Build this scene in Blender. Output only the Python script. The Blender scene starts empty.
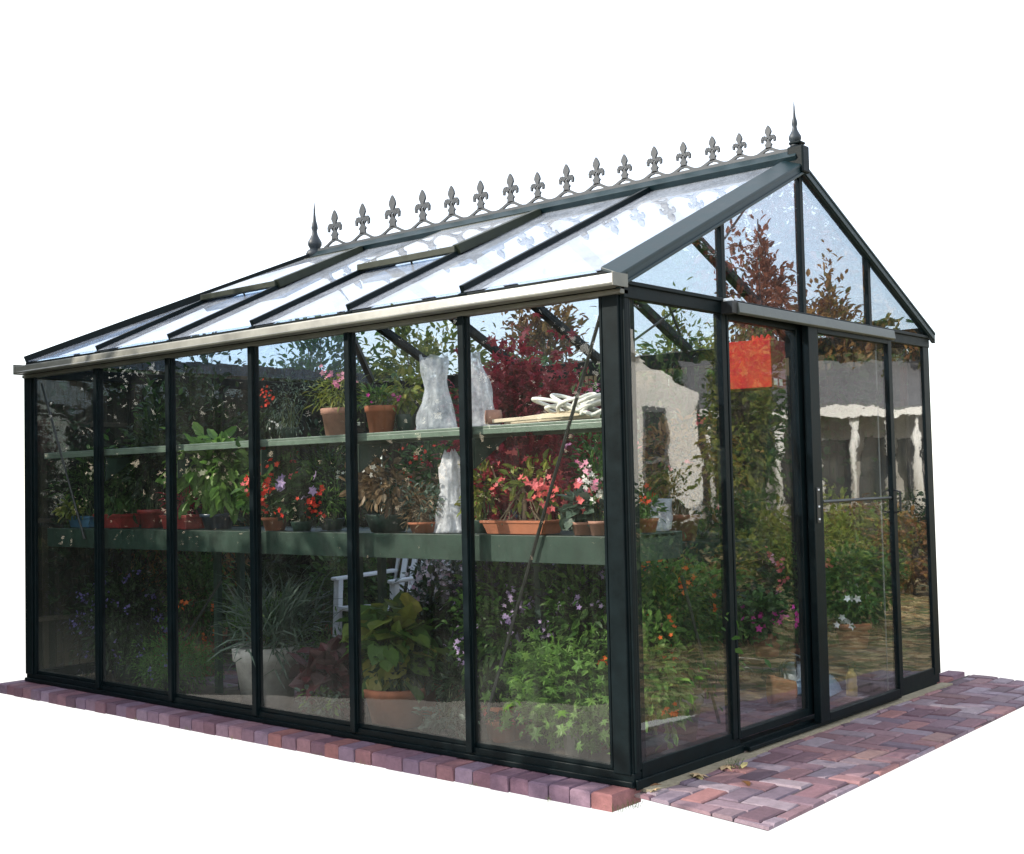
import bpy, math, random
import numpy as np
from mathutils import Vector, noise
rng = np.random.default_rng(11); R = random.Random(5)
sc = bpy.context.scene; COL = sc.collection; rad = math.radians
# ------------------------------------------------------------------ camera
CAM = np.array([2.8256, -3.9512, 1.1953]); FPX = 1237.43
yw, pt, rl = 2.28284, 0.043335, -0.022852
FW = np.array([math.cos(yw)*math.cos(pt), math.sin(yw)*math.cos(pt), math.sin(pt)])
RT = np.array([math.sin(yw), -math.cos(yw), 0]); UP = np.cross(RT, FW)
R2 = math.cos(rl)*RT+math.sin(rl)*UP; U2 = -math.sin(rl)*RT+math.cos(rl)*UP
def at(u, v, axis, val):            # world point seen at (u,v) on the plane axis = val
    d = FW*FPX+R2*(u-512)-U2*(v-427); t = (val-CAM[axis])/d[axis]; return CAM+t*d
from mathutils import Matrix
cam = bpy.data.objects.new('camera', bpy.data.cameras.new('camera')); COL.objects.link(cam)
M = Matrix(((R2[0], U2[0], -FW[0], CAM[0]), (R2[1], U2[1], -FW[1], CAM[1]), (R2[2], U2[2], -FW[2], CAM[2]), (0, 0, 0, 1)))
cam.matrix_world = M; cam.data.sensor_width = 36; cam.data.lens = FPX/1024*36
cam.data.clip_start = .05; cam.data.clip_end = 500; sc.camera = cam
# ------------------------------------------------------------------ materials
def nodes(name):
    m = bpy.data.materials.new(name); m.use_nodes = True; nt = m.node_tree; nt.nodes.clear()
    o = nt.nodes.new('ShaderNodeOutputMaterial'); return m, nt, o
def N(nt, t, **k):
    n = nt.nodes.new(t)
    for a, b in k.items():
        if a.startswith('_'): setattr(n, a[1:], b)
        else: n.inputs[a.replace('__', ' ')].default_value = b
    return n
def noise_tex(nt, scale, detail=4, rough=.6, coord='Object', vec=None, sx=(1, 1, 1)):
    tc = nt.nodes.new('ShaderNodeTexCoord'); mp = nt.nodes.new('ShaderNodeMapping'); mp.inputs['Scale'].default_value = sx
    nt.links.new(tc.outputs[coord], mp.inputs[0])
    n = N(nt, 'ShaderNodeTexNoise', Scale=scale, Detail=detail, Roughness=rough); nt.links.new(mp.outputs[0], n.inputs['Vector']); return n
def ramp(nt, stops, src):
    r = nt.nodes.new('ShaderNodeValToRGB'); e = r.color_ramp.elements
    while len(e) < len(stops): e.new(.5)
    for i, (p, c) in enumerate(stops):
        e[i].position = p; e[i].color = (*c, 1) if len(c) == 3 else c
    nt.links.new(src, r.inputs[0]); return r
def paint(name, c, rough=.4, var=.25, metal=0, bump=.1, scale=14, spec=.5, streak=False):
    m, nt, o = nodes(name); b = N(nt, 'ShaderNodeBsdfPrincipled', Roughness=rough, Metallic=metal)
    b.inputs['Specular IOR Level'].default_value = spec
    n = noise_tex(nt, scale, 6, .65, sx=(1, 1, .15) if streak else (1, 1, 1))
    r = ramp(nt, [(.3, [x*(1-var) for x in c]), (.72, [min(1, x*(1+var)) for x in c])], n.outputs[0])
    nt.links.new(r.outputs[0], b.inputs['Base Color'])
    rr = N(nt, 'ShaderNodeMapRange'); rr.inputs[3].default_value = rough*.75; rr.inputs[4].default_value = min(1, rough*1.3)
    nt.links.new(n.outputs[0], rr.inputs[0]); nt.links.new(rr.outputs[0], b.inputs['Roughness'])
    n2 = noise_tex(nt, scale*6, 4); bp = N(nt, 'ShaderNodeBump', Strength=bump, Distance=.004)
    nt.links.new(n2.outputs[0], bp.inputs['Height']); nt.links.new(bp.outputs[0], b.inputs['Normal'])
    nt.links.new(b.outputs[0], o.inputs[0]); return m
def island(name, cols, rough=.55, trans=.0, extra=.2, spec=.35, bump=0):
    """colour varies from piece to piece (leaf, petal, brick)"""
    m, nt, o = nodes(name); b = N(nt, 'ShaderNodeBsdfPrincipled', Roughness=rough); b.inputs['Specular IOR Level'].default_value = spec
    g = nt.nodes.new('ShaderNodeNewGeometry')
    k = len(cols); r = ramp(nt, [(i/(k-1) if k > 1 else 0, c) for i, c in enumerate(cols)], g.outputs['Random Per Island'])
    n = noise_tex(nt, 30 if bump else 9, 6, .7); mr = N(nt, 'ShaderNodeMapRange'); mr.inputs[3].default_value = 1-extra; mr.inputs[4].default_value = 1+extra
    nt.links.new(n.outputs[0], mr.inputs[0]); mx = N(nt, 'ShaderNodeVectorMath', _operation='SCALE')
    nt.links.new(r.outputs[0], mx.inputs[0]); nt.links.new(mr.outputs[0], mx.inputs['Scale'])
    nt.links.new(mx.outputs[0], b.inputs['Base Color'])
    if bump:
        n2 = noise_tex(nt, 120, 5, .7); bp = N(nt, 'ShaderNodeBump', Strength=bump, Distance=.004)
        nt.links.new(n2.outputs[0], bp.inputs['Height']); nt.links.new(bp.outputs[0], b.inputs['Normal'])
    if trans:
        t = N(nt, 'ShaderNodeBsdfTranslucent'); ms = N(nt, 'ShaderNodeMixShader'); ms.inputs[0].default_value = trans
        nt.links.new(mx.outputs[0], t.inputs[0]); nt.links.new(b.outputs[0], ms.inputs[1]); nt.links.new(t.outputs[0], ms.inputs[2])
        nt.links.new(ms.outputs[0], o.inputs[0])
    else: nt.links.new(b.outputs[0], o.inputs[0])
    return m
def glass(name, dirt=.05, wave=.25, tint=(.93, .96, .95), low=0.0, refl=1.0, film=(.5, .5, .47), dmin=.15):
    """thin pane: straight-through transmission, Schlick reflection off a slightly wavy surface, a film of dust and dried drips"""
    m, nt, o = nodes(name); L = nt.links
    g = nt.nodes.new('ShaderNodeNewGeometry')
    n = noise_tex(nt, 1.6, 2, .5, sx=(1, 1, 1.8)); n3 = noise_tex(nt, 9, 2, .5, sx=(1, 1, 2.5))
    ad = N(nt, 'ShaderNodeMath', _operation='MULTIPLY_ADD'); ad.inputs[1].default_value = .045; L.new(n3.outputs[0], ad.inputs[0]); L.new(n.outputs[0], ad.inputs[2])
    bp = N(nt, 'ShaderNodeBump', Strength=wave, Distance=.03); L.new(ad.outputs[0], bp.inputs['Height'])
    dt = N(nt, 'ShaderNodeVectorMath', _operation='DOT_PRODUCT'); L.new(g.outputs['Normal'], dt.inputs[0]); L.new(g.outputs['Incoming'], dt.inputs[1])
    ab = N(nt, 'ShaderNodeMath', _operation='ABSOLUTE'); L.new(dt.outputs['Value'], ab.inputs[0])
    om = N(nt, 'ShaderNodeMath', _operation='SUBTRACT'); om.inputs[0].default_value = 1; L.new(ab.outputs[0], om.inputs[1])
    pw = N(nt, 'ShaderNodeMath', _operation='POWER'); pw.inputs[1].default_value = 5; L.new(om.outputs[0], pw.inputs[0])
    ma = N(nt, 'ShaderNodeMath', _operation='MULTIPLY_ADD'); ma.inputs[1].default_value = .957*refl; ma.inputs[2].default_value = .043*refl; ma.use_clamp = True; L.new(pw.outputs[0], ma.inputs[0])
    tr = N(nt, 'ShaderNodeBsdfTransparent'); tr.inputs[0].default_value = (*tint, 1)
    gl = N(nt, 'ShaderNodeBsdfGlossy', Roughness=0.0); L.new(bp.outputs[0], gl.inputs['Normal'])
    m1 = nt.nodes.new('ShaderNodeMixShader'); L.new(ma.outputs[0], m1.inputs[0]); L.new(tr.outputs[0], m1.inputs[1]); L.new(gl.outputs[0], m1.inputs[2])
    # dust
    d1 = noise_tex(nt, 5, 8, .75, sx=(1, 1, .35)); d2 = noise_tex(nt, 60, 4, .7, sx=(1, 1, .08))
    mu = N(nt, 'ShaderNodeMath', _operation='MULTIPLY'); L.new(d1.outputs[0], mu.inputs[0]); L.new(d2.outputs[0], mu.inputs[1])
    mr = N(nt, 'ShaderNodeMapRange'); mr.inputs[1].default_value = .12; mr.inputs[2].default_value = .5; mr.inputs[3].default_value = dirt*dmin; mr.inputs[4].default_value = dirt*2.4
    L.new(mu.outputs[0], mr.inputs[0])
    fac = mr.outputs[0]
    if low:   # splash line: more dried mud near the sill
        tc = nt.nodes.new('ShaderNodeTexCoord'); sp = nt.nodes.new('ShaderNodeSeparateXYZ'); L.new(tc.outputs['Object'], sp.inputs[0])
        z = N(nt, 'ShaderNodeMapRange'); z.inputs[1].default_value = .03; z.inputs[2].default_value = .5; z.inputs[3].default_value = low; z.inputs[4].default_value = 0; L.new(sp.outputs[2], z.inputs[0])
        zm = N(nt, 'ShaderNodeMath', _operation='MULTIPLY'); L.new(z.outputs[0], zm.inputs[0]); L.new(d2.outputs[0], zm.inputs[1])
        za = N(nt, 'ShaderNodeMath', _operation='ADD'); L.new(zm.outputs[0], za.inputs[0]); L.new(fac, za.inputs[1]); fac = za.outputs[0]
    df = N(nt, 'ShaderNodeBsdfDiffuse'); df.inputs[0].default_value = (*film, 1)
    m2 = nt.nodes.new('ShaderNodeMixShader'); L.new(fac, m2.inputs[0]); L.new(m1.outputs[0], m2.inputs[1]); L.new(df.outputs[0], m2.inputs[2])
    L.new(m2.outputs[0], o.inputs[0]); return m

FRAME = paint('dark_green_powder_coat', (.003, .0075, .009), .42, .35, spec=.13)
FRAME_G = paint('sky_lit_frame_paint', (.012, .028, .034), .38, .25, spec=.35)  # frame paint lightened: the sky's sheen is put into the colour
GUTTER = paint('sunlit_gutter_paint', (.145, .145, .12), .36, .3, spec=1.0, scale=6)  # dark green made pale, so sunlight sits in the base colour
CAST = paint('cast_aluminium_paint', (.018, .027, .036), .5, .25)
BENCHG = paint('green_bench_paint', (.013, .036, .024), .5, .25)
SHELFG = paint('lit_green_shelf_paint', (.12, .17, .13), .32, .2, spec=.8)  # bench green brightened to paint in the strong light on the shelf
STEEL = paint('dull_steel_rod', (.014, .017, .015), .4, .2)
TERRA = paint('terracotta', (.34, .115, .055), .8, .3, bump=.3, scale=9)
TERRAP = paint('pale_terracotta', (.42, .22, .16), .85, .3, bump=.3, scale=9)
REDPOT = paint('dull_red_plastic', (.25, .03, .025), .5, .25)
BLUEPOT = paint('blue_plastic', (.06, .16, .26), .45, .2)
NAVYPOT = paint('dark_blue_glaze', (.02, .04, .07), .3, .2)
DKGREENPOT = paint('dark_green_plastic', (.018, .04, .03), .4, .2)
GREYPOT = paint('grey_stoneware', (.26, .25, .22), .7, .3, bump=.4)
STONEP = paint('pale_cast_stone', (.45, .44, .41), .85, .35, bump=.8, scale=8)
SOIL = paint('potting_soil', (.035, .024, .016), .95, .5, bump=1, scale=40)
GROUND = paint('bare_earth', (.11, .085, .06), .95, .4, bump=1, scale=18)
SANDM = paint('sandy_mortar', (.30, .26, .18), .95, .3, bump=1, scale=30)
WHITEP = paint('white_plastic', (.74, .76, .78), .4, .06)
HOSE = paint('white_vinyl_hose', (.80, .79, .72), .4, .08)
WOODW = paint('pale_bare_wood', (.62, .52, .38), .7, .2)
REDF = paint('red_cloth', (.78, .018, .010), .7, .2, bump=.5)
RED_SHADE = paint('shaded_red_panel', (.24, .018, .018), .6, .3)  # same red darkened to paint in the shade of the box side
LABELW = paint('white_sticker', (.7, .7, .66), .6, .1)
BLACKP = paint('black_plastic', (.012, .013, .014), .4, .2)
YELLOW = paint('yellow_plastic', (.42, .30, .08), .5, .15)
BLUEBAG = paint('light_blue_sacking', (.36, .50, .66), .6, .2, bump=.5)
ORANGEB = paint('orange_clay', (.42, .16, .06), .8, .2)
BARK = paint('bark', (.10, .075, .055), .95, .4, bump=1, scale=25)
STEM = paint('green_stem', (.08, .11, .04), .6, .3)
WSTEM = paint('woody_pale_stem', (.22, .16, .10), .8, .3)
WWALL = paint('white_house_paint', (.85, .84, .80), .7, .04, scale=2)
ROOFSH = paint('grey_roof_shingle', (.16, .16, .165), .9, .3, scale=12)
WINDARK = paint('dark_window_glass', (.02, .024, .03), .1, .2)
GREYT = paint('grey_painted_trim', (.12, .13, .14), .6, .1)
PAVER = island('purple_brick', [(.11, .07, .09), (.22, .12, .14), (.15, .115, .15), (.29, .14, .135), (.22, .17, .21), (.27, .215, .24), (.14, .075, .095), (.31, .19, .17)], .8, extra=.5, bump=.9)
EDGEB = island('edging_brick', [(.10, .055, .08), (.19, .095, .12), (.15, .105, .155), (.24, .10, .095), (.22, .155, .21), (.13, .065, .095)], .8, extra=.5, bump=.9)
def leafm(n, *c, tr=.35, rough=.45): return island(n, list(c), rough, tr, .2)
G_DARK = leafm('dark_green_leaf', (.012, .028, .012), (.022, .05, .016), (.035, .07, .02))
G_MID = leafm('mid_green_leaf', (.03, .085, .02), (.06, .14, .03), (.11, .20, .05), tr=.45)
G_BRIGHT = leafm('bright_green_leaf', (.09, .20, .035), (.15, .30, .06), (.20, .34, .08), tr=.45)
G_YEL = leafm('yellow_green_leaf', (.14, .19, .03), (.24, .27, .05), (.10, .16, .03), (.33, .30, .07))
G_GREY = leafm('grey_green_leaf', (.06, .10, .07), (.10, .15, .11), (.15, .2, .16))
G_HEART = leafm('yellowing_heart_leaf', (.05, .12, .025), (.08, .16, .03), (.13, .19, .035), (.26, .24, .05))
RED_M = leafm('crimson_leaf', (.22, .015, .03), (.36, .03, .05), (.14, .015, .025), (.46, .08, .08), tr=.5)
BURG = leafm('burgundy_leaf', (.05, .012, .016), (.10, .02, .025), (.045, .03, .03), (.14, .07, .07), tr=.15)
DRY = leafm('dried_leaf', (.16, .10, .05), (.28, .19, .10), (.10, .06, .035), (.35, .28, .18))
PURP_L = leafm('dusky_purple_leaf', (.03, .025, .045), (.05, .045, .07), (.02, .03, .02), (.07, .05, .09))
AUT = leafm('autumn_leaf', (.22, .10, .03), (.34, .20, .06), (.15, .06, .03), (.12, .13, .03))
AUTR = leafm('russet_leaf', (.22, .07, .04), (.30, .12, .07), (.14, .05, .035))
FERN = leafm('fresh_fern', (.06, .16, .025), (.10, .24, .04), (.08, .18, .04), tr=.45)
def pet(n, *c): return island(n, list(c), .6, .3, .1)
F_RED = pet('red_petal', (.65, .02, .01), (.8, .08, .03)); F_CORAL = pet('coral_petal', (.75, .12, .10), (.8, .2, .22))
F_PINK = pet('pink_petal', (.7, .2, .35), (.85, .45, .55)); F_MAG = pet('magenta_petal', (.6, .03, .30), (.75, .08, .4))
F_WHITE = pet('white_petal', (.78, .78, .72), (.85, .82, .78)); F_PW = pet('pale_pink_petal', (.8, .6, .66), (.85, .8, .84), (.7, .35, .5))
F_LILAC = pet('lilac_petal', (.42, .30, .52), (.55, .42, .62), (.3, .2, .42)); F_VIO = pet('violet_petal', (.14, .12, .35), (.25, .2, .5))
F_CREAM = pet('cream_petal', (.7, .66, .4), (.78, .74, .55)); F_ORG = pet('orange_petal', (.75, .12, .02), (.85, .2, .04))
GL_SIDE = glass('side_glass', .009, .07, tint=(.96, .968, .962), low=.045, refl=.72); GL_GABLE = glass('gable_glass', .010, .06, tint=(.95, .96, .955), low=.03, refl=2.15)
GL_ROOF = glass('roof_glass', .12, .05, tint=(.76, .85, .96), film=(.84, .88, .95), dmin=.5); GL_FAR = glass('far_roof_glass', .05, .10, tint=(.82, .87, .93), film=(.70, .76, .85), dmin=.5); GL_BACK = glass('rear_glass', .02, .2, tint=(.85, .88, .86))  # whitish roof film added to brighten the slope and dim the interior
def film(name, col, alpha):
    m, nt, o = nodes(name); b = N(nt, 'ShaderNodeBsdfPrincipled', Roughness=.28); b.inputs['Base Color'].default_value = (*col, 1)
    n = noise_tex(nt, 18, 6, .7); mr = N(nt, 'ShaderNodeMapRange'); mr.inputs[1].default_value = .35; mr.inputs[2].default_value = .65
    mr.inputs[3].default_value = alpha*.55; mr.inputs[4].default_value = min(1, alpha*1.35); nt.links.new(n.outputs[0], mr.inputs[0])
    t = N(nt, 'ShaderNodeBsdfTranslucent'); t.inputs[0].default_value = (*col, 1); ms = nt.nodes.new('ShaderNodeMixShader'); ms.inputs[0].default_value = .4
    nt.links.new(b.outputs[0], ms.inputs[1]); nt.links.new(t.outputs[0], ms.inputs[2])
    tr = N(nt, 'ShaderNodeBsdfTransparent'); m2 = nt.nodes.new('ShaderNodeMixShader'); nt.links.new(mr.outputs[0], m2.inputs[0])
    nt.links.new(tr.outputs[0], m2.inputs[1]); nt.links.new(ms.outputs[0], m2.inputs[2]); nt.links.new(m2.outputs[0], o.inputs[0])
    n2 = noise_tex(nt, 25, 4); bp = N(nt, 'ShaderNodeBump', Strength=.8, Distance=.02); nt.links.new(n2.outputs[0], bp.inputs['Height']); nt.links.new(bp.outputs[0], b.inputs['Normal'])
    return m
BAGM = film('clear_plastic_bag', (.78, .82, .88), .42); BAGW = film('milky_plastic_bag', (.85, .86, .9), .85)
# lawn with fallen leaves
def lawn_mat():
    m, nt, o = nodes('leaf_strewn_lawn'); L = nt.links; b = N(nt, 'ShaderNodeBsdfPrincipled', Roughness=.9); b.inputs['Specular IOR Level'].default_value = .2
    n = noise_tex(nt, .6, 8, .7); g = ramp(nt, [(.38, (.02, .05, .012)), (.5, (.08, .12, .03)), (.62, (.25, .21, .08))], n.outputs[0])
    tc = nt.nodes.new('ShaderNodeTexCoord'); v = N(nt, 'ShaderNodeTexVoronoi', Scale=13); L.new(tc.outputs['Object'], v.inputs['Vector'])
    lr = ramp(nt, [(0, (.06, .035, .015)), (.3, (.30, .18, .07)), (.55, (.55, .42, .22)), (.75, (.12, .09, .035)), (1, (.03, .05, .015))], v.outputs['Color'])
    n2 = noise_tex(nt, 3, 8, .8); st = ramp(nt, [(.42, (0, 0, 0)), (.52, (1, 1, 1))], n2.outputs[0])
    mx = N(nt, 'ShaderNodeMixRGB'); L.new(st.outputs[0], mx.inputs[0]); L.new(g.outputs[0], mx.inputs[1]); L.new(lr.outputs[0], mx.inputs[2])
    L.new(mx.outputs[0], b.inputs['Base Color']); bp = N(nt, 'ShaderNodeBump', Strength=1, Distance=.05); L.new(v.outputs['Distance'], bp.inputs['Height']); L.new(bp.outputs[0], b.inputs['Normal'])
    L.new(b.outputs[0], o.inputs[0]); return m
LAWN = lawn_mat()
# ------------------------------------------------------------------ mesh building
OFF = {}
class MB:
    def __init__(s): s.v = []; s.f = []; s.n = 0
    def add(s, v, f):
        v = np.asarray(v, float).reshape(-1, 3); s.v.append(v); s.f += [tuple(int(i)+s.n for i in q) for q in f]; s.n += len(v); return s
    def box(s, a, b):
        (x0, y0, z0), (x1, y1, z1) = [min(p, q) for p, q in zip(a, b)], [max(p, q) for p, q in zip(a, b)]
        return s.add([(x0, y0, z0), (x1, y0, z0), (x1, y1, z0), (x0, y1, z0), (x0, y0, z1), (x1, y0, z1), (x1, y1, z1), (x0, y1, z1)],
                     [(0, 3, 2, 1), (4, 5, 6, 7), (0, 1, 5, 4), (1, 2, 6, 5), (2, 3, 7, 6), (3, 0, 4, 7)])
    def prism(s, poly, d):              # extrude polygon (list of 3-D points) by vector d
        p = np.array(poly, float); n = len(p); v = np.vstack([p, p+np.array(d)])
        nrm = np.cross(p[1]-p[0], p[2]-p[1])
        f = [tuple(range(n))[::-1], tuple(range(n, 2*n))]+[(i, (i+1) % n, n+(i+1) % n, n+i) for i in range(n)]
        if nrm @ np.array(d) < 0: f = [q[::-1] for q in f]
        return s.add(v, f)
    def bar(s, a, b, w, h, up=(0, 0, 1)):   # rectangular bar from a to b
        a, b = np.array(a, float), np.array(b, float); d = b-a; d /= np.linalg.norm(d); sd = np.cross(d, up); sd /= np.linalg.norm(sd); u = np.cross(sd, d)
        q = [a+sd*x*w/2+u*y*h/2 for x, y in ((-1, -1), (1, -1), (1, 1), (-1, 1))]
        return s.prism(q, b-a)
    def tube(s, pts, r, sides=6, cap=True):
        pts = np.array(pts, float); n = len(pts); rr = np.broadcast_to(np.array(r, float), (n,)); V = []
        ref = np.array([.13, .27, .95])
        for i in range(n):
            d = pts[min(i+1, n-1)]-pts[max(i-1, 0)]; d = d/(np.linalg.norm(d)+1e-9)
            a = np.cross(d, ref); a = a/(np.linalg.norm(a)+1e-9); b = np.cross(d, a)
            for k in range(sides):
                t = 2*math.pi*k/sides; V.append(pts[i]+rr[i]*(a*math.cos(t)+b*math.sin(t)))
        F = [(i*sides+k, i*sides+(k+1) % sides, (i+1)*sides+(k+1) % sides, (i+1)*sides+k) for i in range(n-1) for k in range(sides)]
        if cap: F += [tuple(range(sides))[::-1], tuple((n-1)*sides+k for k in range(sides))]
        return s.add(V, F)
    def lathe(s, prof, c, sides=28, sx=1, sy=1, rot=0):
        n = len(prof); V = []
        for r, z in prof:
            for k in range(sides):
                t = 2*math.pi*k/sides; x, y = r*sx*math.cos(t), r*sy*math.sin(t)
                V.append((c[0]+x*math.cos(rot)-y*math.sin(rot), c[1]+x*math.sin(rot)+y*math.cos(rot), c[2]+z))
        F = [(i*sides+k, i*sides+(k+1) % sides, (i+1)*sides+(k+1) % sides, (i+1)*sides+k) for i in range(n-1) for k in range(sides)]
        F += [tuple(range(sides))[::-1], tuple((n-1)*sides+k for k in range(sides))]
        return s.add(V, F)
    def build(s, name, mat, parent=None, smooth=False, bevel=0, origin=None):
        v = np.vstack(s.v); off = OFF[parent.name] if parent is not None else np.zeros(3)
        if parent is None and origin is None: origin = [(v[:, 0].min()+v[:, 0].max())/2, (v[:, 1].min()+v[:, 1].max())/2, v[:, 2].min()]
        loc = np.zeros(3)
        if parent is None: off = np.array(origin, float); loc = off
        me = bpy.data.meshes.new(name); me.from_pydata((v-off).tolist(), [], s.f); me.update()
        if smooth: me.polygons.foreach_set('use_smooth', [True]*len(me.polygons))
        me.materials.append(mat); o = bpy.data.objects.new(name, me); COL.objects.link(o)
        o.location = loc
        if parent is not None: o.parent = parent
        OFF[o.name] = off
        if bevel:
            b = o.modifiers.new('bevel', 'BEVEL'); b.width = bevel; b.segments = 2; b.limit_method = 'ANGLE'
        return o
def tag(o, label=None, cat=None, group=None, kind=None):
    for k, v in (('label', label), ('category', cat), ('group', group), ('kind', kind)):
        if v: o[k] = v
    return o
def thing(name, loc, label, cat, group=None):
    o = bpy.data.objects.new(name, None); COL.objects.link(o); o.location = loc; o.empty_display_size = .1; OFF[o.name] = np.array(loc, float)
    return tag(o, label, cat, group)
# leaf templates: x = across, y = along, z = up (all unit length); faces
def T(v, f): return np.array(v, float), f
OVAL = T([(0, 0, 0), (-.24, .35, .05), (.24, .35, .05), (0, .45, -.03), (-.17, .75, .03), (.17, .75, .03), (0, 1, -.12)],
         [(0, 3, 1), (0, 2, 3), (1, 3, 4), (3, 2, 5), (3, 6, 4), (3, 5, 6)])
HEART = T([(0, .08, 0), (-.28, -.05, .04), (-.48, .25, .03), (-.36, .6, 0), (0, 1, -.14), (.36, .6, 0), (.48, .25, .03), (.28, -.05, .04), (0, .45, -.07)],
          [(0, 8, 1)[::-1], (1, 8, 2)[::-1], (2, 8, 3)[::-1], (3, 8, 4)[::-1], (4, 8, 5)[::-1], (5, 8, 6)[::-1], (6, 8, 7)[::-1], (7, 8, 0)[::-1]])
_m = [(0, 0, 0)]
for k in range(11):
    a = rad(-150+30*k); r = (.58 if k % 2 == 0 else .22); r *= 1.15 if k == 5 else 1
    _m.append((r*math.sin(a), .42+r*math.cos(a), (-.08 if k % 2 == 0 else .02)))
MAPLE = T([(0, .42, 0)]+[(0, 0, 0)]+_m[1:], [(0, 1+((i) % 12), 1+((i+1) % 12)) for i in range(12)])
LANCE = T([(0, 0, 0), (-.09, .35, .04), (.09, .35, .04), (-.06, .7, .0), (.06, .7, .0), (0, 1, -.15)], [(0, 2, 1), (1, 2, 4, 3), (3, 4, 5)])
BLADE = T([(-.02, 0, 0), (.02, 0, 0), (-.022, .35, .10), (.022, .35, .10), (-.016, .7, .08), (.016, .7, .08), (0, 1, -.12)], [(0, 1, 3, 2), (2, 3, 5, 4), (4, 5, 6)])
_f = [(0, 0, 0)]
for k in range(10): a = 2*math.pi*k/10; r = .5 if k % 2 == 0 else .27; _f.append((r*math.cos(a), r*math.sin(a), .12 if k % 2 == 0 else .03))
FLOWER = T(_f, [(0, 1+k, 1+(k+1) % 10) for k in range(10)])
PETAL = T([(0, 0, 0), (-.3, .4, .1), (.3, .4, .1), (0, .8, 0)], [(0, 2, 3, 1)])
def unit(a): return a/(np.linalg.norm(a, axis=-1, keepdims=True)+1e-9)
def scatter(mb, tmpl, P, D, size, up=None, roll=.5):
    """place template at P with its long axis along D"""
    tv, tf = tmpl; n = len(P)
    if n == 0: return
    D = unit(D); U = np.zeros((n, 3)); U[:, 2] = 1
    if up is not None: U = unit(up)
    U = U+rng.normal(0, roll, (n, 3)); X = unit(np.cross(D, U)); Z = np.cross(X, D)
    S = np.broadcast_to(size, (n,))[:, None, None]
    V = P[:, None, :]+S*(tv[None, :, 0:1]*X[:, None, :]+tv[None, :, 1:2]*D[:, None, :]+tv[None, :, 2:3]*Z[:, None, :])
    k = len(tv); base = mb.n; mb.v.append(V.reshape(-1, 3)); mb.n += n*k
    for i in range(n):
        b = base+i*k
        mb.f += [tuple(b+j for j in q) for q in tf]
def crown_clumps(c, rx, ry, rz, k, shell=.55):
    d = unit(rng.normal(size=(k, 3))); r = (shell+(1-shell)*rng.random(k))[:, None]*rng.uniform(.75, 1.08, (k, 1))
    return np.array(c)+d*r*np.array([rx, ry, rz])
def crown(mb, c, rx, ry, rz, n, size, tmpl, k=26, droop=.3, cr=.32, shell=.5, cl=None):
    c = np.array(c, float); cl = crown_clumps(c, rx, ry, rz, k, shell) if cl is None else cl; k = len(cl)
    w = rng.random(k)**1.5+.15; idx = rng.choice(k, n, p=w/w.sum())
    P = cl[idx]+rng.normal(0, 1, (n, 3))*np.array([rx, ry, rz])*cr*rng.uniform(.5, 1.1, (n, 1))
    P[:, 2] = np.maximum(P[:, 2], c[2]-rz*1.05)
    D = unit(P-c)+rng.normal(0, .55, (n, 3)); D[:, 2] -= droop
    scatter(mb, tmpl, P, D, size*rng.uniform(.6, 1.25, n)); return cl
def stems(mb, base, cl, r0, spread=.0, sides=5, lean=.25):
    for p in cl:
        b = np.array(base)+np.array([R.uniform(-1, 1)*spread, R.uniform(-1, 1)*spread, 0]); p = np.array(p)
        mid = b+(p-b)*.5+np.array([0, 0, lean*np.linalg.norm(p-b)*.5])+rng.normal(0, .04, 3)*np.linalg.norm(p-b)
        mb.tube([b, b+(mid-b)*.5+rng.normal(0, .008, 3), mid, p], [r0, r0*.8, r0*.55, r0*.25], sides, False)
# ------------------------------------------------------------------ frame dimensions
S = .745; A = .1105; LX = -(2*A+6*S); W = 3.004; H = 1.93; YR = W/2
EX = [-(A+k*S) for k in range(7)]; RIDGE_END = -3.60
def zlow(y): return 1.955+.463*min(y, W-y)
def zroof(y): return 2.035+.463*min(y, W-y)
def hipx(t): return LX+t*(RIDGE_END-LX)           # t = 0 at the eave, 1 at the ridge
gh = thing('greenhouse', ((LX)/2, YR, 0), 'dark green Victorian glasshouse with fleur-de-lis ridge cresting and sliding doors', 'greenhouse')
def part(mb, name, mat=FRAME, parent=gh, bevel=.0025, smooth=False): return mb.build(name, mat, parent, smooth, bevel)
# base rails
m = MB().box((LX, -.004, -.004), (0, .05, .052)).box((LX, -.018, .0), (0, -.004, .022)).box((LX, .008, .052), (-.0, .04, .072)); part(m, 'base_rail')
m = MB().box((LX, W-.05, -.004), (0, W, .06)); part(m, 'base_rail')
m = MB().box((LX, .05, -.004), (LX+.05, W-.05, .06)); part(m, 'base_rail')
part(MB().box((-.05, .05, -.012), (.004, .79, .085)).box((.004, .0, -.010), (.016, .80, .028)), 'base_rail'); part(MB().box((-.05, 2.38, -.012), (.004, W-.05, .085)), 'base_rail')
m = MB().box((-.05, .79, -.012), (-.0, 2.38, .03)).box((-.0, .80, .0), (.045, 2.38, .018)); part(m, 'door_sill')
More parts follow.
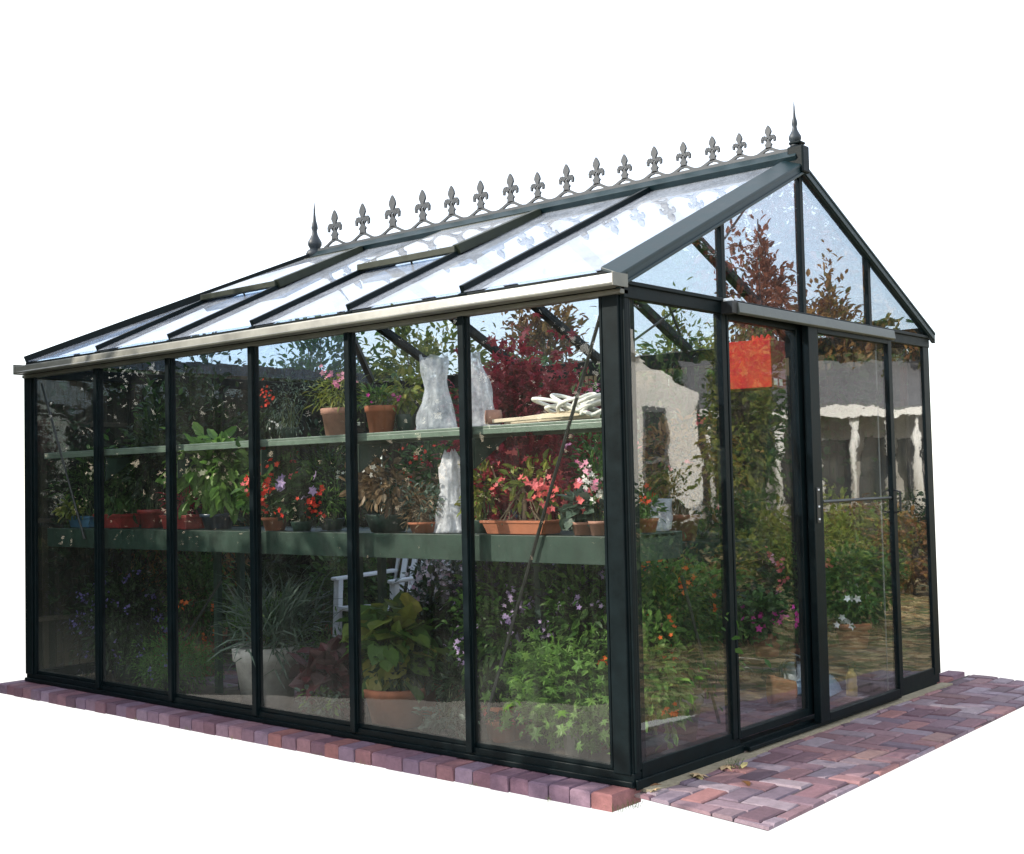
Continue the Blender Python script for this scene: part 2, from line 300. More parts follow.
# corner posts with a raised fillet
def corner(x0, x1, y0, y1):
    q = MB().box((x0, y0, .05), (x1, y1, H+.02)); cx = -1
    return q
m = MB().box((-.092, -.012, .045), (-.012, .02, H)).box((-.098, .0, .05), (-.004, .09, H)).box((-.016, .006, .05), (.008, .03, H)).box((-.02, .03, .06), (.004, .05, H)).box((-.112, -.006, .06), (-.098, .012, H)); part(m, 'corner_post', bevel=.004)
m = MB().box((LX, -.012, .045), (LX+.085, .03, H)).box((LX+.09, -.004, .05), (LX+.115, .02, H)); part(m, 'corner_post', bevel=.004)
m = MB().box((-.09, W-.085, .045), (.008, W, H)); part(m, 'corner_post', bevel=.004)
m = MB().box((LX, W-.085, .045), (LX+.085, W, H)); part(m, 'corner_post', bevel=.004)
for x in EX[1:6]:
    part(MB().box((x-.017, -.020, .03), (x+.017, .03, H)).box((x-.022, -.004, .07), (x+.022, .006, H)), 'mullion')
    part(MB().box((x-.016, W-.03, .03), (x+.016, W+.01, H)), 'mullion')
for y in (YR-.75, YR, YR+.75):
    part(MB().box((LX-.008, y-.016, .05), (LX+.03, y+.016, H)), 'mullion')
# eaves: gutter outside, wall plate
def gutter(y, sgn, xe_=.03):
    m = MB(); pf = [(0, -.01), (.03, -.035), (.102, -.035), (.106, -.028), (.099, -.022), (.094, .008), (.092, .014), (.082, .014), (.084, -.014), (.02, -.02), (.014, .03), (0, .03)]
    pts = [(xe_, y-sgn*a, 1.975+b) for a, b in pf]
    if sgn < 0: pts = pts[::-1]
    v = np.array(pts); n = len(v); v2 = v.copy(); v2[:, 0] = LX+.055
    m.add(np.vstack([v, v2]), [(i, n+i, n+(i+1) % n, (i+1) % n) for i in range(n)])
    m.box((xe_, y-sgn*.005, 1.94), (xe_+.006, y-sgn*.105, 1.992)); m.box((LX+.049, y-sgn*.005, 1.935), (LX+.055, y-sgn*.108, 2.0))
    return part(m, 'gutter', GUTTER, bevel=0)
gutter(0, 1); gutter(W, -1, -.08)
part(MB().box((LX, -.024, 1.918), (.012, .03, 1.938)), 'eave_rail', GUTTER)
part(MB().box((LX, 0, 1.938), (0, .045, 2.02)), 'wall_plate'); part(MB().box((LX, W-.045, 1.92), (0, W, 2.02)), 'wall_plate')
part(MB().box((LX+.005, .045, 1.92), (LX+.04, W-.045, 1.99)), 'wall_plate')
# gable: transom, upright bars, verge boards
part(MB().box((-.03, .0, 1.905), (.012, W, 1.965)).box((.012, .02, 1.955), (.022, W-.02, 1.972)), 'transom', FRAME)
for y, tag_ in ((.756, 0), (YR, 1), (2.236, 2)):
    part(MB().box((-.02, y-.016, 1.965), (.012, y+.016, zlow(y)+.03)), 'gable_bar')
part(MB().box((-.03, .742-.018, .06), (.012, .742+.018, 1.91)), 'mullion')
for sgn in (0, 1):
    def Y(y): return W-y if sgn else y
    m = MB(); m.prism([(.006, Y(-.05), zlow(0)-.023), (.006, YR, zlow(YR)), (.006, YR, zlow(YR)+.050), (.006, Y(-.05), zlow(0)+.027)], (.022, 0, 0))
    a, b = (Y(-.05), zlow(0)-.023), (YR, zlow(YR))
    q0, q1 = np.array([.032, a[0], a[1]+.046]), np.array([.032, b[0], b[1]+.046]); p0, p1 = np.array([-.062, a[0], a[1]+.082]), np.array([-.062, b[0], b[1]+.080])
    m.prism([q0, q1, p1, p0], (0, 0, .014))
    m.prism([(.028, Y(-.03), zlow(0)-.010), (.028, YR, zlow(YR)+.004), (.028, YR, zlow(YR)+.018), (.028, Y(-.03), zlow(0)+.004)], (.007, 0, 0))
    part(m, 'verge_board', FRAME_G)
    # far hip
    m = MB(); m.bar((LX, Y(0), zroof(0)), (RIDGE_END, YR, zroof(YR)+.02), .045, .05); part(m, 'hip_rafter', FRAME)
# roof bars
def ztop(y): return zroof(y)+.006
for k in range(1, 6):
    for sgn in (0, 1):
        x = EX[k]; t1 = 1.0
        if x < RIDGE_END: t1 = (x-LX)/(RIDGE_END-LX)
        yb = t1*YR; Y0, Y1 = (0.0, yb) if not sgn else (W, W-yb)
        m = MB().bar((x, Y0, zroof(0)+.002), (x, Y1, zroof(yb)+.002), .026, .038); m.bar((x, Y0, zroof(0)-.03), (x, Y1, zroof(yb)-.03), .05, .03); part(m, 'roof_bar', FRAME)
# ridge
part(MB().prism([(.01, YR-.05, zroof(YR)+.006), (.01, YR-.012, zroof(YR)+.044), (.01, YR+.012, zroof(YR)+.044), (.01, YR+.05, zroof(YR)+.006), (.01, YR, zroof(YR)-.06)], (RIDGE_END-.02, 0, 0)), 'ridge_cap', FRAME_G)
part(MB().box((-.04, YR-.035, 2.655), (.045, YR+.035, 2.79)).box((-.035, YR-.03, 2.80), (.03, YR+.03, 2.815)), 'ridge_end_cap', FRAME, bevel=.012)
# cresting
zc = zroof(YR)+.044
cr = MB(); FU = [769, 740, 713, 684, 655, 625, 597, 567, 538, 511, 481, 452, 423, 393, 363, 335]
FX = [float(at(u, 157+(769-u)*.2, 1, YR)[0]) for u in FU]
cr.box((-.03, YR-.008, zc-.004), (RIDGE_END+.02, YR+.008, zc+.016))
wp = []
for i in range(16):
    sp = FX[i]-FX[i+1] if i < 15 else FX[14]-FX[15]
    for k in range(8):
        ph = (k-4)/8; wp.append((FX[i]-ph*sp, YR, zc+.010+.16*sp*(.5+.5*math.cos(2*math.pi*ph))**1.3))
for a, b in zip(wp[:-1], wp[1:]): cr.bar(a, b, .012, .015)
crest = part(cr, 'ridge_cresting', CAST, bevel=0)
def fleur(x, z, q_):
    m = MB(); y0 = YR-.006; d = (0, .012, 0)
    def pl(p): m.prism([(x+a*q_, y0, z+b*q_) for a, b in p], d)
    pl([(-.022, 0), (.022, 0), (.018, .018), (.026, .026), (.012, .042), (-.012, .042), (-.026, .026), (-.018, .018)])
    pl([(-.013, .040), (.013, .040), (.014, .062), (-.014, .062)])
    for s in (-1, 1):
        q = [(.004*s, .044), (.016*s, .048), (.024*s, .058), (.034*s, .058), (.035*s, .042), (.048*s, .044), (.050*s, .066), (.040*s, .082), (.022*s, .084), (.006*s, .072)]
        for a, b, c, e in ((0, 1, 8, 9), (1, 2, 7, 8), (2, 3, 6, 7), (3, 4, 5, 6)): pl([q[a], q[b], q[c], q[e]])
    pl([(-.008, .066), (.008, .066), (.012, .085), (.022, .104), (.018, .120), (.008, .137), (0, .146), (-.008, .137), (-.018, .120), (-.022, .104), (-.012, .085)])
    return m
for i in range(16):
    sp = FX[i]-FX[i+1] if i < 15 else FX[14]-FX[15]
    part(fleur(FX[i], zc+.008+.16*sp, .90*sp/(FX[0]-FX[1])*.92), 'fleur_de_lis', CAST, parent=crest, bevel=.0015)
def finial(x, z, s=1.0):
    pf = [(.030, 0), (.034, .012), (.024, .022), (.030, .034), (.040, .052), (.040, .070), (.030, .088), (.018, .112), (.014, .135), (.019, .150), (.017, .17), (.010, .195), (.006, .235), (.005, .262), (.0015, .300)]
    part(MB().lathe([(r*s, h*s) for r, h in pf], (x, YR, z), 20), 'finial', CAST, bevel=0, smooth=True)
finial(-.012, 2.79, .76); finial(RIDGE_END-.01, zc-.015, 1.18)
part(MB().lathe([(.05, -.03), (.055, .0), (.045, .02), (.03, .03)], (RIDGE_END-.02, YR, zc-.01), 14), 'ridge_end_cap', CAST, bevel=0, smooth=True)
# panes
TH = .004
def pane(poly, d, mat, name='window_pane', parent=gh): return MB().prism(poly, d).build(name, mat, parent)
for k in range(6):
    x1 = (EX[k] if k else -.11)-.012; x0 = EX[k+1]+.012 if k < 5 else LX+.1
    pane([(x0, 0.01, .06), (x1, 0.01, .06), (x1, .01, H), (x0, .01, H)], (0, TH, 0), GL_SIDE)
    pane([(x0, W-.02, .06), (x1, W-.02, .06), (x1, W-.02, H), (x0, W-.02, H)], (0, TH, 0), GL_BACK)
fy = [.05, YR-.75, YR, YR+.75, W-.05]
for a, b in zip(fy[:-1], fy[1:]): pane([(LX+.01, a+.01, .06), (LX+.01, b-.01, .06), (LX+.01, b-.01, H), (LX+.01, a+.01, H)], (TH, 0, 0), GL_BACK)
pane([(-.006, .045, .07), (-.006, .742, .07), (-.006, .742, 1.92), (-.006, .045, 1.92)], (TH, 0, 0), GL_GABLE)
pane([(-.006, 2.40, .07), (-.006, W-.06, .07), (-.006, W-.06, 1.92), (-.006, 2.40, 1.92)], (TH, 0, 0), GL_GABLE)
gy = [.03, .756, YR, 2.236, W-.03]
for a, b in zip(gy[:-1], gy[1:]): pane([(-.004, a, 1.955), (-.004, b, 1.955), (-.004, b, zlow(b)+.02), (-.004, a, zlow(a)+.02)], (TH, 0, 0), GL_GABLE)
for sgn in (0, 1):
    def P3(x, t): yy = t*YR; return (x, W-yy if sgn else yy, zroof(yy)-.010)
    for k in range(6):
        x1 = EX[k]-.010 if k else -.02; x0 = EX[k+1]+.010 if k < 5 else None
        if k == 5: poly = [P3(x1, .0), P3(x1, (x1-LX)/(RIDGE_END-LX)), P3(LX+.01, 0.0)]
        elif x0 < RIDGE_END: poly = [P3(x1, 0), P3(x1, min(1, .985)), P3(RIDGE_END, .985), P3(x0, (x0-LX)/(RIDGE_END-LX)), P3(x0, 0)]
        else: poly = [P3(x1, 0), P3(x1, .985), P3(x0, .985), P3(x0, 0)]
        if not sgn and k in (2, 4):   # opening light above: fixed pane only on the lower half
            h = .53
            poly = [P3(x1, 0), P3(x1, h), P3(x0, h), P3(x0, 0)]
        pane(poly, (0, 0, TH), GL_FAR if sgn else GL_ROOF, 'roof_pane')
pane([(LX+.01, .0, 2.02), (LX+.01, W, 2.02), (RIDGE_END, YR, zroof(YR)-.01)], (0, 0, TH), GL_ROOF, 'roof_pane')
VENTP = paint('olive_vent_paint', (.022, .028, .018), .45, .3, spec=.3)
# roof vents
for kr, kl in ((4, 5), (2, 3)):
    xr, xl = EX[kr]+.012, EX[kl]-.0
    def V3(x, t, dz=0): yy = t*YR; return np.array((x, yy, zroof(yy)+dz))
    t0, t1 = .50, .955; r0, r1 = .032, .008
    xlt = max(xl, hipx(t1)+.02); c = [V3(xl, t0, r0), V3(xr, t0, r0), V3(xr, t1, r1), V3(xlt, t1, r1)]
    fr = MB()
    fr.bar(c[0], c[1], .035, .035); fr.bar(c[1]+[0, .0, 0], c[2], .045, .05); fr.bar(c[3], c[2], .03, .03); fr.bar(c[0], c[3], .03, .03)
    v = part(fr, 'roof_vent', VENTP)
    pane([tuple(p+np.array([0, 0, .012])) for p in c], (0, 0, TH), GL_ROOF, 'vent_pane', v)
    part(MB().tube([V3((xl+xr)/2, t0+.02, .04), V3((xl+xr)/2, t0+.05, -.12)], .006), 'vent_stay', STEEL, bevel=0, parent=v)
def rod(a, b, r=.0075): part(MB().tube([a, b], r), 'brace_rod', STEEL, bevel=0)
rod((-.125, .045, 1.89), (-.80, .045, .20)); rod((EX[3]-.35, .045, .70), (EX[3]-.70, .045, .36)); rod((LX+.12, .045, 1.88), (LX+.62, .045, .9))
rod((-.045, .44, .78), (-.045, .70, .13)); rod((-.045, .08, 1.72), (-.045, .45, 1.90), .005); rod((-.045, .40, 1.915), (-.045, .48, 1.80), .006)
rod((-.05, .78, 2.18), (-.05, 1.15, 2.50), .006)
# sliding doors
def leaf(y0, y1, x, z0, z1, st0, st1, mat=FRAME):
    d = MB().box((x-.018, y0, z0), (x+.018, y0+st0, z1)).box((x-.018, y1-st1, z0), (x+.018, y1, z1)).box((x-.018, y0+st0, z0), (x+.018, y1-st1, z0+.035)).box((x-.018, y0+st0, z1-.03), (x+.018, y1-st1, z1))
    o = part(d, 'sliding_door', mat)
    pane([(x, y0+.01, z0+.02), (x, y1-.01, z0+.02), (x, y1-.01, z1-.02), (x, y0+.01, z1-.02)], (TH, 0, 0), GL_GABLE, 'door_pane', o); return o
d1 = leaf(.765, 1.475, -.004, .055, 1.91, .016, .075); d2 = leaf(1.43, 2.37, .044, .022, 1.905, .095, .045)
lp = part(MB().box((.062, 1.455, .96), (.066, 1.485, 1.13)), 'lock_plate', BLACKP, parent=d2)
for z in (.975, 1.035, 1.115): part(MB().lathe([(.006, 0), (.006, .008)], (.066, 1.47, z), 10), 'screw_cap', WHITEP, parent=lp, bevel=0)
part(MB().tube([(.062, 2.335, 1.10), (.095, 2.335, 1.09), (.095, 2.335, .99), (.062, 2.335, .98)], .006), 'door_handle', BLACKP, bevel=0, parent=d2)
part(MB().tube([(.05, 1.54, 1.06), (.05, 2.32, 1.06)], .008), 'push_bar', STEEL, bevel=0, parent=d2)
part(MB().box((.040, 2.21, .06), (.046, 2.216, 1.88)), 'draught_strip', paint('pale_rubber', (.14, .14, .12), .6), parent=d2, bevel=0)
tk = part(MB().prism([(.012, .765, 1.962), (.075, .765, 1.950), (.082, .765, 1.905), (.070, .765, 1.898), (.012, .765, 1.912)], (0, 1.62, 0)), 'door_track', paint('grey_door_track', (.065, .075, .065), .38, .25, spec=.6))
part(MB().box((.012, .722, 1.90), (.07, .765, 1.955)), 'track_end_cap', BLACKP); part(MB().box((.02, .726, 1.955), (.055, .762, 1.968)), 'end_clip', WHITEP)
# upper shelf hung from the near wall
sh = part(MB().box((-4.55, .045, 1.425), (-.14, .30, 1.437)).box((-4.55, .045, 1.400), (-.14, .055, 1.425)).box((-4.55, .29, 1.395), (-.14, .30, 1.425)), 'shelf', SHELFG)
for x in EX[1:6]: part(MB().prism([(x-.01, .05, 1.385), (x-.01, .28, 1.395), (x-.01, .05, 1.25)], (.02, 0, 0)), 'shelf_bracket', BENCHG, parent=sh)
# ------------------------------------------------------------------ staging benches (things)
def bench(x0, x1, y0, y1, z, label):
    t = thing('plant_bench', ((x0+x1)/2, (y0+y1)/2, 0), label, 'plant bench', 'green staging benches in the glasshouse')
    part(MB().box((x0, y0, z-.115), (x1, y0+.018, z)).box((x0, y1-.018, z-.10), (x1, y1, z)).box((x1-.018, y0+.018, z-.115), (x1, y1-.018, z-.002)), 'fascia', BENCHG, t)
    m = MB(); y = y0+.03
    while y < y1-.05: m.box((x0, y, z-.02), (x1, y+.05, z-.004)); y += .068
    part(m, 'slatted_top', BENCHG, t)
    n = 4
    for i in range(n):
        for yy in (y0+.34, y1-.03):
            x = x0+.1+(x1-x0-.75)*i/(n-1); part(MB().box((x-.018, yy-.018, 0), (x+.018, yy+.018, z-.02)), 'leg', BENCHG, t)
bench(-4.55, -.14, .065, .60, .962, 'dark green slatted bench along the near long wall')
bench(-4.3, -1.0, 2.42, 2.90, .80, 'dark green slatted bench against the rear long wall')
# ------------------------------------------------------------------ paving and ground
def herring(x0, x1, y0, y1, z, poly=None, th=.05, bl=.205, bw=.100, jit=1.0):
    m = MB(); g = .008
    import itertools
    n = int((x1-x0+y1-y0)/bw)+8
    def inside(x, y):
        if poly is None: return x0 < x < x1 and y0 < y < y1
        return all((b[0]-a[0])*(y-a[1])-(b[1]-a[1])*(x-a[0]) > -.12*math.hypot(b[0]-a[0], b[1]-a[1]) for a, b in zip(poly, poly[1:]+poly[:1]))
    def brick(a, b, c, d):
        if not inside((a+c)/2, (b+d)/2): return
        dz = R.uniform(-.003, .002)*jit; tx, ty = R.uniform(-.002, .002)*jit, R.uniform(-.002, .002)*jit; e = .006
        a += g/2; b += g/2; c -= g/2; d -= g/2
        v = [(a, b, z-th), (c, b, z-th), (c, d, z-th), (a, d, z-th), (a, b, z-e+dz), (c, b, z-e+dz), (c, d, z-e+dz), (a, d, z-e+dz),
             (a+e, b+e, z+dz-tx-ty), (c-e, b+e, z+dz+tx-ty), (c-e, d-e, z+dz+tx+ty), (a+e, d-e, z+dz-tx+ty)]
        m.add(v, [(0, 3, 2, 1), (0, 1, 5, 4), (1, 2, 6, 5), (2, 3, 7, 6), (3, 0, 4, 7), (4, 5, 9, 8), (5, 6, 10, 9), (6, 7, 11, 10), (7, 4, 8, 11), (8, 9, 10, 11)])
    # 90 degree herringbone on a bw grid
    N_ = 60
    ox, oy = (x0+x1)/2, (y0+y1)/2
    for i in range(-N_, N_):
        for j in range(-N_, N_):
            X, Y_ = ox+i*bw, oy+j*bw
            if X < x0-.4 or X > x1+.4 or Y_ < y0-.4 or Y_ > y1+.4: continue
            s = (i-j) % 4
            if s == 0: brick(X, Y_, X+2*bw, Y_+bw)
            elif s == 3: brick(X, Y_, X+bw, Y_+2*bw)
    return m
poly = [(.05, -.035), (.655, -.135), (.577, 3.29), (.045, 3.41)]
import bmesh
def clip(o, poly, off):
    bm = bmesh.new(); bm.from_mesh(o.data)
    for a, b in zip(poly, poly[1:]+poly[:1]):
        nrm = Vector((b[1]-a[1], -(b[0]-a[0]), 0)).normalized()
        r = bmesh.ops.bisect_plane(bm, geom=bm.verts[:]+bm.edges[:]+bm.faces[:], plane_co=Vector((a[0]-off[0], a[1]-off[1], 0)), plane_no=nrm, clear_outer=True)
        ed = [e for e in r['geom_cut'] if isinstance(e, bmesh.types.BMEdge)]
        bmesh.ops.holes_fill(bm, edges=ed)
    bm.to_mesh(o.data); bm.free()
pv = herring(-.1, .9, -.3, 3.7, -.012, poly, th=.014).build('brick_paving', PAVER, origin=(.3, 1.6, -.06)); clip(pv, poly, (.3, 1.6)); tag(pv, kind='structure', label='purple brick paving laid outside the sliding doors')
pb = [(p[0]*1, p[1]) for p in poly]
base = MB().prism([(x, y, -.030) for x, y in [(.012, -.02), (.648, -.128), (.570, 3.285), (.012, 3.405)]], (0, 0, .0105)).build('paving_bed', paint('dark_joint_sand', (.07, .05, .055), .95, .4, bump=1, scale=30)); tag(base, kind='structure')
strip = MB().prism([(.018, .03, -.0185), (.07, .02, -.0185), (.075, 3.0, -.0185), (.012, 3.0, -.0185)], (0, 0, .012)).build('mortar_strip', SANDM); tag(strip, kind='structure')
fl = herring(-4.6, -.06, .62, 2.38, -.004).build('greenhouse_floor', PAVER, origin=(-2.3, 1.5, -.06)); tag(fl, kind='structure')
tag(MB().box((LX+.06, .06, -.06), (-.06, W-.06, -.018)).build('soil_floor', GROUND), kind='structure')
def edging(xa, xb, y0, y1, name):
    m = MB(); x = xb
    while x > xa:
        w = .098+R.uniform(-.004, .004); a, c = x-w, x; b, d = y0+R.uniform(-.006, .006), y1; dz = R.uniform(-.004, 0); e = .007; z = -.001+dz; lo = -.064
        rr = R.uniform(-.003, .003)
        v = [(a, b, lo), (c, b, lo), (c, d, lo), (a, d, lo), (a, b, z-e), (c, b+rr, z-e), (c, d, z-e), (a, d, z-e), (a+e, b+e, z), (c-e, b+e+rr, z), (c-e, d-e, z), (a+e, d-e, z)]
        m.add(v, [(0, 3, 2, 1), (0, 1, 5, 4), (1, 2, 6, 5), (2, 3, 7, 6), (3, 0, 4, 7), (4, 5, 9, 8), (5, 6, 10, 9), (6, 7, 11, 10), (7, 4, 8, 11), (8, 9, 10, 11)])
        x -= w+.006
    return tag(m.build(name, EDGEB), kind='structure')
edging(-4.72, -.004, -.150, .045, 'brick_edging')
edging(-4.72, .0, W+.006, W+.20, 'brick_edging')
tag(MB().box((-.115, W+.215, -.064), (-.012, W+.41, -.002)).build('loose_brick', EDGEB, bevel=.006), 'single dull red brick lying behind the back right corner of the glasshouse', 'brick')
# ------------------------------------------------------------------ plants
def pot_round(t, x, y, z, r, h, mat, rim=True, tex=None, soil=True):
    rb = r*.72; pf = [(rb, 0), (rb+(r-rb)*.75, h*.78)]
    pf += [(r*1.0, h*.78), (r*1.03, h*.98), (r*1.0, h), (r*.90, h), (r*.88, h*.86)] if rim else [(r*.98, h*.97), (r*.97, h), (r*.9, h), (r*.88, h*.86)]
    o = MB().lathe(pf, (x, y, z), 30).build('pot', mat, t, True)
    if tex == 'relief':
        m = MB()
        for k in range(9):
            zz = h*(.08+k*.085); rr = rb+(r-rb)*zz/h+.004; ph = k*.35; pts = []
            for i in range(49): a = 2*math.pi*i/48; q = rr+.005*math.sin(a*11+ph*9); pts.append((x+q*math.cos(a), y+q*math.sin(a), z+zz+.007*math.sin(a*11+k*3.14)))
            m.tube(pts, .006, 5, False)
        m.build('woven_relief', mat, o, True)
    MB().lathe([(r*.80, h*.78), (r*.87, h*.87)], (x, y, z), 20).build('soil', SOIL, t)
    return z+h*.87
def pot_trough(t, x, y, z, lx, ly, h, mat):
    m = MB(); a, b = lx/2, ly/2; k = .86
    def ring(s, zz): return [(x-a*s, y-b*s, zz), (x+a*s, y-b*s, zz), (x+a*s, y+b*s, zz), (x-a*s, y+b*s, zz)]
    rings = [ring(k, z), ring(.98, z+h*.8), ring(1.04, z+h*.8), ring(1.05, z+h), ring(.95, z+h), ring(.93, z+h*.85)]
    V = [p for r in rings for p in r]; F = [(i*4+j, i*4+(j+1) % 4, i*4+4+(j+1) % 4, i*4+4+j) for i in range(5) for j in range(4)]+[(3, 2, 1, 0), (20, 21, 22, 23)]
    m.add(V, F).build('pot', mat, t, False, .004); MB().prism(ring(.92, z+h*.84), (0, 0, .008)).build('soil', SOIL, t); return z+h*.85
def plant(name, label, x, y, z, cat='potted plant', pot=None, fol=(), flowers=(), stem=STEM, group=None, nst=9, sr=.004):
    """pot = (kind, size..., material); fol = list of (dx,dy,dz, rx,ry,rz, n, size, template, material, droop); flowers = list of (material, n, size, template)"""
    t = thing(name, (x, y, z), label, cat, group); zt = z
    if pot:
        if pot[0] == 'round': zt = pot_round(t, x, y, z, pot[1], pot[2], pot[3])
        elif pot[0] == 'plain': zt = pot_round(t, x, y, z, pot[1], pot[2], pot[3], rim=False)
        elif pot[0] == 'basket': zt = pot_round(t, x, y, z, pot[1], pot[2], pot[3], tex='basket')
        elif pot[0] == 'trough': zt = pot_trough(t, x, y, z, pot[1], pot[2], pot[3], pot[4])
    sm = MB(); first = True
    for fo in fol:
        dx, dy, dz, rx, ry, rz, n, size, tm, mat, droop = fo
        c = (x+dx, y+dy, zt+dz); mb = MB()
        n = int(n*(1.9 if z == 0 else 1.45)); cl = crown(mb, c, rx, ry, rz, n, size, tm, k=max(10, int(18+n/60)), droop=droop)
        k = min(nst, len(cl)); stems(sm, (x, y, zt-.01), cl[:k], sr, spread=(pot[1]*.35 if pot else .03))
        mb.build('foliage', mat, t)
    if sm.n: sm.build('stem', stem, t)
    for (mat, n, size, tm) in flowers:
        n = int(n*1.5)
        fo = fol[0]; dx, dy, dz, rx, ry, rz = fo[:6]; c = np.array((x+dx, y+dy, zt+dz)); mb = MB()
        k = max(1, n//6); hd = unit(rng.normal(size=(k, 3))*np.array([1, 1, .7])+np.array([.25, -.5, .3])); hc = c+hd*np.array([rx, ry, rz])*rng.uniform(.85, 1.15, (k, 1))
        idx = rng.integers(0, k, n); P = hc[idx]+rng.normal(0, size*.7, (n, 3)); Nn = unit(P-c+rng.normal(0, .2, (n, 3))+np.array([.1, -.25, .1]))
        # flower template lies in its xy plane: long axis in-plane, up = outward
        Dn = unit(np.cross(Nn, rng.normal(size=(n, 3)))); scatter(mb, tm, P, Dn, size*rng.uniform(.7, 1.2, n), up=Nn, roll=.15)
        if k > 6: mb.build('flower', mat, t)
        else:
            for h in range(k):
                s_ = idx == h
                if s_.any(): hm = MB(); scatter(hm, tm, P[s_], Dn[s_], size*rng.uniform(.7, 1.2, int(s_.sum())), up=Nn[s_], roll=.15); hm.build('flower', mat, t)
    return t
BZ = .962; SZ = 1.437
def X(u, v, y): return max(-4.40, float(at(u, v, 1, y)[0]))
# --- upper shelf
plant('potted_plant', 'pale pink clay pot of bright yellow-green foliage with pink flowers on the upper shelf', X(338, 420, .17), .17, SZ, pot=('round', .085, .14, TERRAP),
      fol=[(0, 0, .10, .12, .10, .11, 330, .045, LANCE, G_YEL, .2)], flowers=[(F_PINK, 14, .03, FLOWER)])
plant('potted_plant', 'orange terracotta pot with small magenta flowers beside the clear bag on the shelf', X(381, 415, .17), .17, SZ, pot=('round', .078, .135, TERRA),
      fol=[(.01, 0, .05, .11, .09, .06, 150, .05, LANCE, G_MID, .1)], flowers=[(F_MAG, 12, .022, FLOWER)])
plant('trailing_plant', 'yellow-green rounded leafy plant behind the terracotta pot on the shelf', X(408, 392, .27), .25, SZ, pot=('plain', .05, .09, DKGREENPOT), fol=[(0, 0, .13, .11, .05, .08, 130, .05, OVAL, G_YEL, .1)])
plant('wispy_plant', 'wispy grey-green plant dotted with scarlet flowers at the left of the shelf', X(290, 400, .17), .17, SZ, pot=('plain', .05, .06, DKGREENPOT),
      fol=[(0, 0, .15, .2, .1, .15, 260, .035, LANCE, G_GREY, .2)], flowers=[(F_RED, 16, .022, FLOWER)])
plant('trailing_plant', 'low dark trailing plant spilling over the shelf edge near the third mullion', X(262, 425, .15), .15, SZ, pot=('plain', .05, .06, DKGREENPOT), fol=[(0, 0, .03, .14, .09, .06, 200, .04, OVAL, G_DARK, .5)], flowers=[(F_WHITE, 12, .02, FLOWER)])
def bag(x, y, z, w, h, mat, label, open_=True, seed=0, cat='plastic bag', lean=0):
    m = MB(); n, s = 22, 40; V = []
    for i in range(n+1):
        t = i/n; base = w*(.56-.27*t**.7+.05*math.sin(t*7+seed)+.06*max(0, t-.85)/.15*(1 if open_ else -2.2))
        for k in range(s):
            a = 2*math.pi*k/s; q = noise.noise(Vector((math.cos(a)*2.2+seed, math.sin(a)*2.2, t*3.2)))*.3+abs(noise.noise(Vector((math.cos(a)*5+seed, math.sin(a)*5, t*1.1))))*.55
            r = base*(.85+q); V.append((x+r*math.cos(a)*1.0+lean*t, y+r*math.sin(a)*.62, z+h*t*(1+.10*noise.noise(Vector((a*1.5, seed, 7)))*(t > .85))))
    F = [(i*s+k, i*s+(k+1) % s, (i+1)*s+(k+1) % s, (i+1)*s+k) for i in range(n) for k in range(s)]+[tuple(range(s))[::-1]]
    m.add(V, F); o = m.build('plastic_bag', mat, None, True); return tag(o, label, cat, 'plastic bags among the pots')
bag(X(437, 410, .16), .16, SZ, .19, .345, BAGM, 'clear crumpled plastic bag standing open on the shelf right of the terracotta pot', seed=1, lean=-.01)
bag(X(482, 400, .17), .17, SZ, .17, .34, BAGM, 'limp clear plastic bag leaning on the shelf beside the wooden slats', seed=4, lean=-.06)
bag(X(452, 505, .22), .20, BZ, .155, .37, BAGW, 'milky white plastic bag standing on the bench below the shelf', seed=8, open_=False, lean=.01)
xx = X(497, 416, .12); m = MB().bar((xx, .10, SZ+.02), (xx+.46, .13, SZ+.03), .03, .016).bar((xx+.02, .16, SZ+.013), (xx+.5, .19, SZ+.02), .035, .018).bar((xx+.04, .2, SZ+.03), (xx+.46, .11, SZ+.045), .02, .01)
tag(m.build('wooden_slat', WOODW, bevel=.002), 'pale thin wooden slats lying under the white hose on the shelf', 'wood')
tag(MB().lathe([(.001, -.03), (.036, -.03), (.04, 0), (.036, .03), (.001, .03)], (xx-.03, .13, SZ+.041), 20).build('thread_spool', TERRAP, None, True), 'round tan spool at the left end of the wooden slats', 'spool')
# white hose in loose loops
hp = []
x0h, x1h = X(545, 410, .15), X(601, 400, .15)
for i in range(340):
    t = i/339; a = t*2*math.pi*8.3; cx = x0h+(x1h-x0h)*(.12+.75*(.5+.5*math.sin(t*9)))
    hp.append((cx+.115*math.cos(a)*(.7+.3*math.sin(t*23)), .17+.08*math.sin(a)+.015*math.sin(t*31), SZ+.018+.085*abs(math.sin(a*.5+t*5))*(.4+.6*abs(math.sin(t*7)))+.03*t))
tag(MB().tube(hp, .0085, 8).build('garden_hose', HOSE, None, True), 'white hose heaped in loose coils at the right end of the shelf', 'hose')
